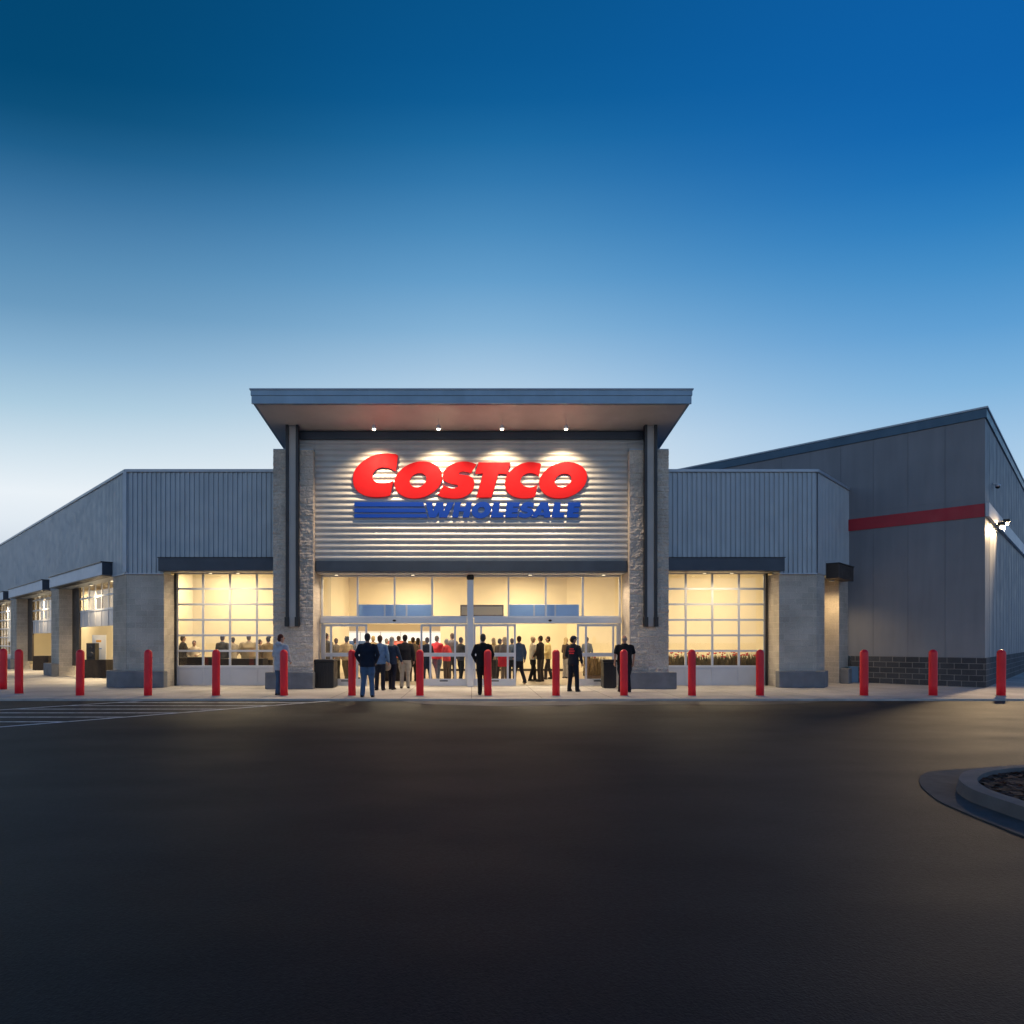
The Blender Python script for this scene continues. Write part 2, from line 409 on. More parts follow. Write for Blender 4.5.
# --- left flank
LF = 30.0
piers = [(0.0, 1.5), (9.35, 10.8), (18.9, 20.6), (29., 30.)]
for i, (a, b) in enumerate(piers):
    if i == 0:
        MB().prism([(-11.71, 21.405), (-11.3, 22.395), offs(A0, U, b, IN, .62), offs(A0, U, b)], 0, 3.868).build('corner_pier', M['smooth'], BL)
    else:
        MB().obox(offs(A0, U, a), U, IN, b - a, .62, 0, 3.868).build('stone_pier', M['smooth'], BL)
w_ = MB().obox(offs(A0, U, .02, IN, .04), U, IN, LF, .5, 3.875, ZT - .02).build('wall', M['rib'], BL)
ribs('ribbed_cladding', A0, U, (-S2, -S2), LF, 3.87, ZT)
MB().obox(offs(A0, U, -.0, (-S2, -S2), .08), U, IN, LF, .28, ZT, ZT + .10).build('parapet_cap', M['trim'], BL, .01)
MB().obox(offs(A0, U, 0, (-S2, -S2), .005), U, (-S2, -S2), 1.4, .06, 3.83, 3.868).build('flashing', M['trim'], BL)
MB().box(-11.78, -11.66, 21.31, 21.36, 3.9, ZT).build('corner_trim', M['trim'], BL)
for a, b in ((1.5, 9.35), (10.8, 18.9), (20.6, 29.)):
    hb = MB().obox(offs(A0, U, a - .02, (-S2, -S2), .36), U, IN, b - a + .02, .34, 3.9, 4.33).build('awning_box', M['awn'], BL, .006)
    MB().obox(offs(A0, U, a - .03, (-S2, -S2), .355), U, IN, .02 + .0, .33, 3.905, 4.325).build('end_plate', M['navy'], hb)
    MB().obox(offs(A0, U, a - .04, (-S2, -S2), .40), U, IN, b - a + .06, .39, 4.333, 4.37).build('flashing', M['dark'], hb)
    MB().obox(offs(A0, U, a - .0, (-S2, -S2), .37), U, IN, b - a, .36, 3.87, 3.897).build('underside', M['dark'], hb)
# --- right flank
LR = 3.75
MB().prism([(11.705, 21.405), offs(B0, UR, .88), offs(B0, UR, .88, INR, .62), (11.3, 22.395)], 0, 3.868).build('corner_pier', M['smooth'], BL)
MB().obox(offs(B0, UR, 2.59), UR, INR, LR - 2.59, .62, 0, 3.868).build('stone_pier', M['smooth'], BL)
MB().obox(offs(B0, UR, .02, INR, .04), UR, INR, LR - .04, .5, 3.875, ZT - .02).build('wall', M['rib'], BL)
ribs('ribbed_cladding', B0, UR, (S2, -S2), LR, 3.87, ZT)
MB().obox(offs(B0, UR, 0, (S2, -S2), .08), UR, INR, LR, .28, ZT, ZT + .10).build('parapet_cap', M['trim'], BL, .01)
hb = MB().obox(offs(B0, UR, .95, (S2, -S2), .42), UR, INR, 1.85, .39, 3.75, 4.25).build('awning_box', M['brown'], BL, .008)
MB().obox(offs(B0, UR, .93, (S2, -S2), .45), UR, INR, 1.89, .42, 4.253, 4.28).build('flashing', M['dark'], hb)
MB().obox(offs(B0, UR, .88, INR, .7), UR, INR, 1.8, .1, 0, 3.9).build('wall', M['tan'], BL)
# --- base blocks
def base_blk(poly, z1=.55): MB().prism(poly, .0, z1).build('base_block', M['base'], BL, .02)
base_blk([(-12.35, 21.35), (-11.82, 21.12), (-10.3, 21.12), (-10.3, 21.395), (-11.7, 21.395), (-12.5, 22.18), (-12.72, 21.98)])
base_blk([(12.3, 21.75), (11.82, 21.12), (10.3, 21.12), (10.3, 21.395), (11.7, 21.395), (12.28, 21.95)])
MB().obox(offs(A0, U, 9.3, (-S2, -S2), .3), U, IN, 1.55, .29, 0, .55).build('base_block', M['base'], BL, .02)
MB().obox(offs(A0, U, 18.85, (-S2, -S2), .3), U, IN, 1.8, .29, 0, .55).build('base_block', M['base'], BL, .02)
MB().obox(offs(B0, UR, 2.65, (S2, -S2), .3), UR, INR, .85, .29, 0, .55).build('base_block', M['base'], BL, .02)
# --- entrance tower
for sx in (-1, 1):
    x0, x1 = (-6.54, -5.22) if sx < 0 else (5.21, 6.5)
    # split-face pier with real surface relief
    mb = MB(); zt = 7.87; nx = 34; nz = 190; x0_, x1_ = x0, x1
    rnd = random.Random(5 + sx)
    off = {}
    def dd(i, k):
        bi = (int((k // 5)), int((i + (8 if (k // 5) % 2 else 0)) // 16))
        if bi not in off: off[bi] = rnd.uniform(-.012, .016)
        return off[bi] + rnd.uniform(-.009, .009)
    vs = []; H0 = .3
    for k in range(nz + 1):
        for i in range(nx + 1):
            joint = -.0 if k % 5 else .012
            X_ = x0 + (x1 - x0) * i / nx; Z_ = H0 + (zt - H0) * k / nz
            nn = .030 * mnoise.noise(Vector((X_ * 7, 1.3, Z_ * 8))) + .018 * mnoise.noise(Vector((X_ * 17, 4.3, Z_ * 17)))
            vs.append((X_, 20.80 + (joint if not k % 5 else -dd(i, k) - nn), Z_))
    mb.add(vs, [(k * (nx + 1) + i, k * (nx + 1) + i + 1, (k + 1) * (nx + 1) + i + 1, (k + 1) * (nx + 1) + i) for k in range(nz) for i in range(nx)])
    mb.box(x0 + .01, x1 - .01, 20.84, 21.9, 0, zt - .01)
    pier = mb.build('stone_pier', M['split'], BL)
    MB().box(x0 + .005, x1 - .005, 20.79, 21.9, zt + .003, zt + .03).build('cap', M['trim'], pier)
    bx0, bx1 = (x0 - .16, x1 + .0) if sx < 0 else (x0 - .0, x1 + .18)
    MB().box(x0 - .06 if sx > 0 else x0 - .18, x1 + .06 if sx < 0 else x1 + .18, 20.52, 20.835, 0, .55).build('base_block', M['base'], pier, .02)
    c = 5.87 * sx
    st = MB()
    for dx in (-.165, .165):
        st.box(c + dx - .043, c + dx + .043, 20.62, 20.79, 2.3, 8.68)
    stc = st.build('steel_column', M['dark'], BL, .006)
    MB().box(c - .12, c + .12, 20.69, 20.772, 2.04, 8.7).build('web_plate', M['web'], stc)
    for dx in (-.165, .165): MB().box(c + dx - .062, c + dx + .062, 20.56, 20.785, 2.04, 2.35).build('column_shoe', M['black'], stc, .01)
    # tower side wall
    MB().box(min(6.15 * sx, 5.9 * sx), max(6.15 * sx, 5.9 * sx), 21.92, 24.5, 3.9, 8.2).build('wall', M['rib'], BL)
def hcorr(x0, x1, y, z0, z1, pitch=.19, dep=.042):
    n = round((z1 - z0) / pitch); mb = MB(); vs = []; K = 10; pt = (z1 - z0) / n
    for i in range(n * K + 1):
        t = i / K; z = z0 + t * pt; yy = y - dep * (.5 - .5 * math.cos(2 * math.pi * t)) ** .8
        vs += [(x0, yy, z), (x1, yy, z)]
    mb.add(vs, [(2 * i, 2 * i + 1, 2 * i + 3, 2 * i + 2) for i in range(n * K)], True)
    return mb.build('corrugated_cladding', M['ribh'], BL)
hcorr(-5.225, 5.215, 21.1, 4.245, 8.3)
hcorr(-6.15, -5.23, 21.1, 7.95, 8.3); hcorr(5.22, 6.15, 21.1, 7.95, 8.3)
MB().box(-6.15, 6.15, 21.12, 21.5, 7.94, 8.5).build('wall', M['rib'], BL)
MB().box(-5.21, 5.2, 21.12, 21.5, 4.26, 7.93).build('wall', M['rib'], BL)
MB().box(-6.14, 6.14, 21.03, 21.115, 8.3, 8.545).build('top_trim', M['navy'], BL)
MB().box(-5.2, 5.19, 21.02, 21.2, 3.88, 4.24).build('header_beam', M['navy'], BL, .006)
MB().box(-5.2, 5.19, 21.203, 21.95, 3.84, 4.2).build('entrance_soffit', M['soffit'], BL)
# canopy: sloping slab
sl = -.136; yf, yb = 19.25, 24.2
def canopy_z(y, base): return base + (y - yf) * sl
zf0, zf1 = 8.83, 9.215
def slab(x0, x1, y0, y1, za, zb):
    vs = []
    for zz in (za, zb):
        vs += [(x0, y0, canopy_z(y0, zz)), (x1, y0, canopy_z(y0, zz)), (x1, y1, canopy_z(y1, zz)), (x0, y1, canopy_z(y1, zz))]
    return MB().add(vs, [(0, 1, 5, 4), (1, 2, 6, 5), (2, 3, 7, 6), (3, 0, 4, 7), (4, 5, 6, 7), (3, 2, 1, 0)])
can = slab(-6.69, 6.69, yf + .02, yb, zf0 + .01, zf1 - .02).build('canopy', M['fascia'], BL)
slab(-6.60, 6.60, yf + .10, yb - .1, zf0 - .005, zf0 + .006).build('soffit', M['soffit'], can)
MB().box(-6.71, 6.71, yf - .01, yf + .05, zf0 - .02, zf0 + .22).build('fascia_board', M['fascia'], can)
MB().box(-6.73, 6.73, yf - .03, yf + .06, zf0 + .225, zf1).build('fascia_board', M['fascia'], can)
MB().box(-6.76, 6.76, yf - .06, yf + .06, zf1 + .004, zf1 + .045).build('drip_edge', M['trim'], can)
# --- roof, interior shell
WF0 = (14.35, 24.05)  # where the right flank meets the warehouse front line
EL = offs(A0, U, LF)                                   # far end of left flank
IW = (-12.5, 28.3)
IWE = offs(IW, U, 30)
WC = (4.9, 32.5)
roofpoly = [(-11.3, 22.45), (11.3, 22.45), (13.6, 24.6), (5.0, 33.2), (-10, 33.2), (EL[0] + 6, EL[1] + 6), (EL[0] + .5, EL[1] + .3)]
MB().prism(roofpoly, 4.9, 5.2).build('ceiling', M['ceil'], BL)
MB().prism([(x, y) for x, y in roofpoly], 6.9, 7.1).build('roof', M['wpanel'], BL)
MB().box(-6.5, -6.3, 28.5, 32.5, 0, 4.9).build('interior_wall', M['cream'], BL)
MB().box(-12.5, -6.3, 28.3, 28.5, 0.0, 4.9).build('interior_wall', M['cream'], BL)
MB().box(-6.3, -1.6, 32.5, 32.7, 2.42, 4.9).build('interior_wall', M['cream'], BL)
MB().box(-1.6, 5.0, 32.5, 32.7, 0.0, 4.9).build('interior_wall', M['cream'], BL)
MB().obox(IW, U, (S2, S2), 30, .2, 0, 4.9).build('interior_wall', M['cream'], BL)
MB().obox((EL[0], EL[1]), (S2, S2), U, 14, .3, 0, 7.2).build('wall', M['cream'], BL)
d = Vector((WC[0] - 13.6, WC[1] - 24.2, 0)); Ld = d.length; d.normalize()
MB().obox((13.6, 24.2), (d.x, d.y), (-d.y, d.x) if -d.y > 0 and 0 else (d.y, -d.x), Ld, .2, 0, 4.9).build('interior_wall', M['cream'], BL)
MB().box(-1.6, 4.9, 32.44, 32.495, 0, .12).build('skirting', M['brown'], BL)
# inside faces above the openings
MB().box(-11.2, 11.2, 22.46, 22.6, 3.95, 4.9).build('interior_wall', M['cream'], BL)
MB().obox(offs(A0, U, 1, IN, .66), U, IN, LF - 1, .1, 3.95, 4.9).build('interior_wall', M['cream'], BL)
# store hall beyond the opening
MB().box(-16, 6, 46, 46.2, 0, 6).build('interior_wall', M['tan'], BL)
MB().box(-16.2, -16, 32.7, 46.2, 0, 6).build('interior_wall', M['cream'], BL)
MB().box(6, 6.2, 32.7, 46.2, 0, 6).build('interior_wall', M['cream'], BL)
MB().box(-16.2, 6.2, 32.7, 46.2, 6.0, 6.2).build('ceiling', M['ceil'], BL)
fl = MB().add([(x, y, .004) for x, y in [(-11.3, 22.3), (11.3, 22.3), (13.2, 24.2), (5.0, 32.45), (5.0, 46), (-16, 46), (-16, 39), (EL[0] + 9.5, EL[1] + 9), (EL[0] + .8, EL[1] + .3)]], [tuple(range(9))]).build('floor', mat('floor_concrete', (.34, .28, .22), .45, 0, .08, .8)); struct(fl)

# --- glazed overhead doors
def od(p, u, out, W, z0, ztop=3.95, rows=6, cols=4, name='garage_door'):
    """sectional glazed door; z0 lifts it"""
    fr = MB(); gl = MB(); pn = MB(); th = .05
    zb = z0 + .67
    nrows = []
    zz = zb
    while zz < ztop - .05 and len(nrows) < rows: nrows.append((zz, min(zz + .547, ztop))); zz += .547
    cw = W / cols
    b = lambda mb, a0, a1, za, zc, d=.05, o=0.: mb.obox(offs(p, u, a0, out, o), u, out, a1 - a0, d, za, zc)
    for k in range(cols + 1):
        a = min(max(k * cw - .035, 0), W - .07); b(fr, a, a + .07, zb, nrows[-1][1])
    for (za, zc) in nrows: b(fr, 0.002, W - .002, za - .035, za + .035, .06, -.004)
    b(fr, 0.002, W - .002, nrows[-1][1] - .03, nrows[-1][1] + .03, .06, -.004)
    f = fr.build(name, M['alu'], BL)
    for k in range(cols):
        for (za, zc) in nrows: b(gl, k * cw + .036, (k + 1) * cw - .036, za + .036, zc - .036, .008, .02)
    gl.build('glass_pane', M['glass'], f)
    b(pn, 0.003, W - .003, z0 + .03, zb - .037, .04, .003)
    for k in range(cols + 1):
        a = min(max(k * cw - .03, 0.004), W - .064); b(pn, a, a + .06, z0 + .03, zb - .037, .012, .045)
    b(pn, .004, W - .004, z0, z0 + .028, .045, .002)
    pn.build('bottom_panel', M['alup'], f)
    return f
od((-10.42, 22.3), (1, 0), (0, -1), 3.80, 0)
od((6.62, 22.3), (1, 0), (0, -1), 3.75, 0)
for xx in (-10.44, 10.4):
    s = 1 if xx < 0 else -1
    MB().box(min(xx, xx + .07 * s), max(xx, xx + .07 * s), 22.14, 22.2, 0, 3.94).build('door_track', M['dark'], BL)
od(offs(A0, U, 2.2, IN, .58), U, (-S2, -S2), 6.4, 2.16, cols=7)
od(offs(A0, U, 11.4, IN, .58), U, (-S2, -S2), 6.6, 1.95, cols=7)
od(offs(A0, U, 21.2, IN, .58), U, (-S2, -S2), 6.8, 0, cols=7)
for t0 in (8.15, 17.7, 27.8):
    MB().obox(offs(A0, U, t0, IN, .50), U, IN, 1.15, .08, .45, 3.92).build('door_track', M['brown'], BL)
for t0 in (1.55, 10.85, 20.65):
    MB().obox(offs(A0, U, t0, IN, .52), U, IN, .5, .06, 0, 3.92).build('door_track', M['brown'], BL)

# --- glazed entrance
fr = MB(); YG = 21.8; d = .09
def bar(mb, x0, x1, z0, z1, y=YG, dp=.09): mb.box(x0, x1, y, y + dp, z0, z1)
for x in (-5.2, -3.97, -2.69, -1.39, 1.25, 2.54, 3.82, 5.1): bar(fr, x, x + .06, 2.4, 3.80)
bar(fr, -5.2, 5.16, 3.78, 3.838, YG - .004, .1); bar(fr, -5.2, 5.16, 2.39, 2.43, YG - .003, .1)
bar(fr, -5.2, -5.12, 0, 2.4); bar(fr, 5.08, 5.16, 0, 2.4)
EN = fr.build('entrance_frame', M['alu'], BL)
gl = MB()
for a, b in zip((-5.13, -3.90, -2.62, -1.32, .1, 1.32, 2.61, 3.89), (-3.98, -2.70, -1.40, -.16, 1.24, 2.53, 3.81, 5.09)):
    gl.box(a, b, YG + .04, YG + .048, 2.44, 3.77)
gl.build('glass_pane', M['glass'], EN)
hd = MB().box(-5.2, -.16, YG - .12, YG + .12, 2.17, 2.385); hd.box(.09, 5.16, YG - .12, YG + .12, 2.17, 2.385)
hd.build('door_header', M['alu'], EN, .006)
MB().box(-.15, .07, YG - .2, YG + .1, 0, 3.72).build('centre_post', M['alu'], EN, .01)
MB().lathe([(.11, 0), (.13, .03), (.13, .12), (.09, .19), (.03, .22)], 16, (-.04, YG - .14, 3.66)).build('post_cap', M['grime'], EN)
for x in (-2.65, 2.7):
    MB().ell((x, YG - .14, 2.27), (.06, .04, .035)).build('motion_sensor', M['grime'], EN)
def slider(x0, x1, extra, y=YG):
    mb = MB(); s = .065
    xs = [x0, x1 - s] + list(extra)
    for x in xs: mb.box(x, x + s, y - .03, y + .03, .02, 2.14)
    for a, b in ((2.07, 2.15), (1.03, 1.16), (.02, .26)): mb.box(x0 + .001, x1 - .001, y - .034, y + .034, a, b)
    o = mb.build('sliding_door', M['alu'], BL)
    g = MB().box(x0 + .066, x1 - .066, y - .004, y + .004, .262, 1.028); g.box(x0 + .066, x1 - .066, y - .004, y + .004, 1.162, 2.068)
    g.build('glass_pane', M['glass'], o)
    MB().box((x0 + x1) / 2 - .14, (x0 + x1) / 2 + .14, y - .05, y - .036, .17, .21).build('handle', M['dark'], o)
slider(-5.11, -3.60, (-4.88, -3.98)); slider(-1.76, -.155, (-1.45, -.6)); slider(.075, 1.53, (.3, 1.22)); slider(3.64, 5.07, (3.92, 4.86))

# --- wall-mounted downlights
def spot(name, loc, aim, power, ang=100, blend=.6, col=(1, .80, .55), size=.05):
    l = bpy.data.lights.new(name, 'SPOT'); l.energy = power; l.spot_size = R(ang); l.spot_blend = blend; l.color = col; l.shadow_soft_size = size
    o = bpy.data.objects.new(name, l); COL.objects.link(o); o.location = loc
    o.rotation_euler = (Vector(aim) - Vector(loc)).to_track_quat('-Z', 'Y').to_euler(); return o
for i, (px, lab) in enumerate(((374, 'small round spotlight over the big red C at left'), (438.5, 'small round spotlight above the sign where first O meets S'), (502, 'small round spotlight above the letter T of the sign'), (566, 'small round spotlight above the last O of the sign'))):
    x = PX(px, 20.25); zz = 8.37
    t = thing('canopy_spotlight', lab, 'spotlight', (x, 20.25, zz), 0, 'spotlights under the canopy')
    MB().lathe([(.06, 0.0), (.07, .02), (.07, .10), (.03, .13)], 16, (x, 20.25, zz)).build('housing', M['alu'], t)
    MB().box(x - .006, x + .006, 20.244, 20.256, zz + .12, canopy_z(20.25, zf0) - .0).build('bracket', M['alu'], t)
    MB().ell((x, 20.25, zz - .002), (.055, .055, .03)).build('lens', M['lampm'], t)
    spot('spot_light', (x, 20.25, zz - .08), (x, 21.1, 4.3), 640, 118, 1., (1, .75, .46))
k = 0
for xs in ((-9.0, -8.05), (8.03, 8.97)):
    for x in xs:
        t = thing('door_downlight', ('recessed downlight over left garage door, nearer the building corner', 'recessed downlight over left garage door, nearer the tower', 'recessed downlight over right garage door, nearer the tower', 'recessed downlight over right garage door, nearer the building corner')[k], 'downlight', (x, 21.6, 3.9), 0, 'downlights over the garage doors'); k += 1
        MB().lathe([(.07, 0.), (.09, .01), (.09, .05)], 16, (x, 21.6, 3.9)).build('ring', M['trim'], t)
        MB().lathe([(.06, 0.), (.055, .003)], 16, (x, 21.75, 3.893)).build('lens', M['dlens'], t)
        spot('spot_light', (x, 21.6, 3.87), (x, 21.6, 0), 120, 155, .8, (1, .74, .40))
for x, lab in ((-4.6, 'far left of the entrance soffit'), (-2.0, 'left of the centre post in the entrance soffit'), (2.0, 'right of the centre post in the entrance soffit'), (4.5, 'far right of the entrance soffit')):  # added lamps: fixtures made up to go with the entrance spots
    t = thing('door_downlight', 'added recessed downlight ' + lab, 'downlight', (x, 21.5, 3.8), 0, 'added downlights over the entrance')
    MB().lathe([(.07, 0.), (.09, .01), (.09, .025)], 16, (x, 21.5, 3.812)).build('ring', M['trim'], t)
    MB().lathe([(.06, 0.), (.055, .003)], 16, (x, 21.5, 3.805)).build('lens', M['dlens'], t)
    spot('spot_light', (x, 21.5, 3.79), (x, 21.2, 0), 90, 140, .8)
for j, (t0, lab) in enumerate(((5.4, 'nearest raised door'), (14.8, 'second raised door'), (24.8, 'far closed door'))):
    p = offs(A0, U, t0, IN, .28)
    t = thing('door_downlight', 'recessed downlight in left flank lintel above the ' + lab, 'downlight', (p[0], p[1], 3.8), 0, 'downlights over the garage doors')
    MB().lathe([(.07, 0.), (.09, .01), (.09, .05)], 16, (p[0], p[1], 3.8)).build('ring', M['trim'], t)
    MB().lathe([(.06, 0.), (.055, .003)], 16, (p[0], p[1], 3.793)).build('lens', M['dlens'], t)
    spot('spot_light', (p[0], p[1], 3.78), (p[0], p[1], 0), 600, 155, .8, (1, .74, .42))
p = offs(B0, UR, 1.7, (S2, -S2), .0)
t = thing('door_downlight', 'downlight under the brown box on the right flank', 'downlight', (p[0], p[1], 3.70)); 
MB().lathe([(.07, 0.), (.09, .01), (.09, .05)], 16, (p[0], p[1], 3.69)).build('ring', M['trim'], t)
spot('spot_light', (p[0], p[1], 3.66), (p[0] - .1, p[1] + .1, 0), 170, 150, .8, (1, .7, .35))
# --- interior ceiling lights
def area(name, loc, sx, sy, power, col, aim=(0, 0, -1)):
    l = bpy.data.lights.new(name, 'AREA'); l.shape = 'RECTANGLE'; l.size = sx; l.size_y = sy; l.energy = power; l.color = col
    o = bpy.data.objects.new(name, l); COL.objects.link(o); o.location = loc
    o.rotation_euler = Vector(aim).to_track_quat('-Z', 'Y').to_euler(); return o
WARM = (1, .82, .54)
cl = [(-8.2, 24.6, 'above the people behind the left garage door'), (-10.5, 26.6, 'near the back wall behind the left garage door'), (-3, 25, 'above the crowd inside the left sliding doors'), (-3, 30, 'before the opening to the sales hall'), (3, 25, 'above the lobby inside the right sliding doors'), (2.5, 30, 'near the lobby back wall on the right'), (8.5, 25.5, 'above the flower stands behind the right garage door'),
      (-15, 28.5, 'above the table inside the nearest raised door'), (-20, 34, 'inside the second raised door'), (-26, 40, 'inside the far closed door')]
for x, y, lab in cl:
    t = thing('ceiling_light', 'rectangular white ceiling light ' + lab, 'ceiling light', (x, y, 4.78), 0, 'ceiling lights in the lobby')
    MB().box(x - .62, x + .62, y - .32, y + .32, 4.80, 4.895).build('housing', M['white'], t)
    MB().box(x - .58, x + .58, y - .28, y + .28, 4.785, 4.797).build('diffuser', M['panelm'], t)
    area('lobby_light', (x, y, 4.77), 1.2, .6, 225 if x > -6 or x < -14 else 165, WARM)
for x in (-10, -4, 2): area('hall_light', (x, 39, 5.9), 3, 3, 520, (1, .84, .6))

# ------------------------------------------------------------------ sign
SY = 21.012
sg = thing('store_sign', 'big red and blue lettered sign on the corrugated tower wall', 'sign', (0, 21.0, 5.8))
def sp(px, py): return ((px - CX) * SY / F, EYE + (640 - py) * SY / F)
def letter(name, loops, m, dep=.035):
    cu = bpy.data.curves.new(name, 'CURVE'); cu.dimensions = '2D'; cu.fill_mode = 'BOTH'; cu.extrude = dep / 2; cu.bevel_depth = .004; cu.bevel_resolution = 1; cu.offset = -.006
    for L in loops:
        s = cu.splines.new('POLY'); s.points.add(len(L) - 1); s.use_cyclic_u = True
        for q, (x, y) in zip(s.points, L):
            a, b = sp(x, y); q.co = (a, b, 0, 1)
    t = bpy.data.objects.new(name, cu); COL.objects.link(t)
    dg = bpy.context.evaluated_depsgraph_get(); me = bpy.data.meshes.new_from_object(t.evaluated_get(dg))
    bpy.data.objects.remove(t)
    me.transform(Matrix.Rotation(R(90), 4, 'X')); me.transform(Matrix.Translation(Vector((0, SY + dep / 2, 0)) - Vector(sg.location)))
    me.materials.clear(); me.materials.append(m)
    for p in me.polygons: p.use_smooth = False
    o = bpy.data.objects.new(name, me); COL.objects.link(o); o.parent = sg
    return o
def sm(pts, corners, n=5):
    """closed smooth outline, sharp at corner indices"""
    N_ = len(pts); out = []
    for i in range(N_):
        p1 = Vector(pts[i]); p2 = Vector(pts[(i + 1) % N_])
        p0 = p1 * 2 - p2 if i in corners else Vector(pts[i - 1]); p3 = p2 * 2 - p1 if ((i + 1) % N_) in corners else Vector(pts[(i + 2) % N_])
        for k in range(n):
            t = k / n
            q = .5 * ((2 * p1) + (p2 - p0) * t + (2 * p0 - 5 * p1 + 4 * p2 - p3) * t * t + (3 * p1 - p0 - 3 * p2 + p3) * t ** 3); out.append((q.x, q.y))
    return out
def oo(cx, cy, a, b, sh, n=48):
    return [(cx + a * math.cos(t) * (1 if 1 else 0) - sh * math.sin(t), cy + b * math.sin(t)) for t in [2 * math.pi * i / n for i in range(n)]]
C1 = [(398.1, 455.6), (395.8, 454), (387.6, 453.2), (377.8, 454), (369.2, 457.1), (360.6, 463), (354.4, 470.8), (352.8, 478.6), (354, 486.4), (358.3, 491.9), (365.3, 495.8), (373.9, 497.2), (382.5, 497), (389.9, 495.8), (390.7, 494.2), (393.4, 480.5), (388.8, 482.5), (382.5, 483.3), (377, 482.5), (373.1, 479.4), (372.3, 476.2), (373.9, 472), (377.8, 468.4), (383.3, 467.3), (389.5, 468.3), (395.8, 471.6)]
letter('letter', [sm(C1, {0, 1, 13, 14, 15, 25})], M['sred'])
letter('letter', [oo(418.3, 479.9, 23.7, 18.7, 4.2), oo(418.1, 480.1, 8.1, 7, 1.6)], M['sred'])
Sp = [(476.8, 464.1), (470.8, 462.2), (464.5, 461.4), (456.7, 462.3), (450.5, 464.9), (445, 469.2), (442.8, 474.7), (443.4, 479.4), (446.6, 482.1), (451.3, 483.7), (457.9, 485.2), (457.5, 486.8), (454.4, 488.1), (449.7, 487.6), (443.4, 485), (437.4, 494.8), (441.1, 497), (447.3, 498.1), (454.4, 498.8), (462.2, 497.7), (468.4, 494.6), (472.7, 490.3), (474.3, 485.6), (473.9, 480.2), (470.8, 476.6), (466.9, 475.1), (459.1, 474.3), (459.8, 472.3), (463.8, 471.6), (471.2, 473.1)]
letter('letter', [sm(Sp, {0, 10, 14, 15, 26, 29})], M['sred'])
letter('letter', [[(478.4, 462.2), (510.6, 462.2), (507, 473.9), (498.4, 473.7), (491.7, 497.5), (476.3, 497.7), (482.9, 473.5), (475.1, 473.9)]], M['sred'])
C2 = [(541.3, 464.1), (539.4, 463), (530.8, 462), (523, 463), (515.2, 466.9), (508.9, 472.3), (505.4, 478.6), (505, 485.6), (507.3, 491.9), (512.8, 496.2), (522.2, 498.5), (530, 498.1), (534.3, 497), (535.5, 495.8), (537.7, 484.8), (533.9, 486.4), (529.2, 487.2), (524.5, 486), (521.4, 483.3), (520.6, 480.9), (522.2, 476.6), (526.1, 473.9), (530.8, 473.1), (535.5, 474.3), (539, 476.6)]
letter('letter', [sm(C2, {0, 1, 12, 13, 14, 24})], M['sred'])
letter('letter', [oo(563.2, 480.1, 23.7, 18.4, 4.2), oo(563.2, 480.3, 8.1, 6.8, 1.6)], M['sred'])
for ya, yb_, xr0, xr1 in ((502, 506.4, 423.3, 424.6), (508.4, 512.2, 425, 426), (514, 517.6, 426.5, 427.6)):
    letter('stripe', [[(354.3, ya), (xr0, ya), (xr1, yb_), (354.3, yb_)]], M['sblue'])
def Lz(ox, pts): return [(ox + x / 12.8, 445 + y / 12.8) for x, y in pts]
B = M['sblue']
letter('letter', [Lz(420, [(70, 732), (160, 732), (168, 838), (212, 732), (300, 732), (305, 838), (350, 732), (438, 732), (345, 928), (245, 928), (238, 862), (200, 928), (115, 928)])], B)
letter('letter', [Lz(420, [(448, 732), (528, 732), (512, 795), (578, 795), (592, 732), (668, 732), (630, 928), (545, 928), (560, 850), (502, 850), (488, 928), (410, 928)])], B)
letter('letter', [oo(420 + 787 / 12.8, 445 + 832 / 12.8, 9.7, 8.4, 1.6, 32), oo(420 + 785 / 12.8, 445 + 832 / 12.8, 3.4, 3.0, .6, 24)], B)
letter('letter', [Lz(480, [(172, 732), (257, 732), (238, 868), (312, 868), (297, 928), (135, 928)])], B)
EE = [(345, 732), (515, 732), (500, 790), (427, 790), (423, 806), (494, 806), (484, 862), (412, 862), (408, 880), (488, 880), (477, 928), (318, 928)]
letter('letter', [Lz(480, EE)], B)
letter('letter', [sm(Lz(480, [(697, 745), (620, 728), (560, 742), (522, 785), (520, 825), (550, 848), (600, 858), (604, 872), (565, 878), (512, 858), (490, 912), (540, 930), (600, 931), (660, 905), (688, 862), (675, 828), (645, 812), (607, 803), (612, 790), (650, 792), (680, 806)]), {0, 9, 10, 20}, 4)], B)
letter('letter', [Lz(480, [(772, 732), (872, 732), (907, 928), (822, 928), (817, 900), (748, 900), (728, 928), (655, 928)]), Lz(480, [(800, 815), (822, 862), (778, 862)])], B)
letter('letter', [Lz(520, [(440, 732), (525, 732), (507, 868), (577, 868), (562, 928), (403, 928)])], B)
letter('letter', [Lz(520, [(x + 272, y) for x, y in EE][:1] + [(620 + (x - 345) * .95, y) for x, y in EE[1:]])], B)

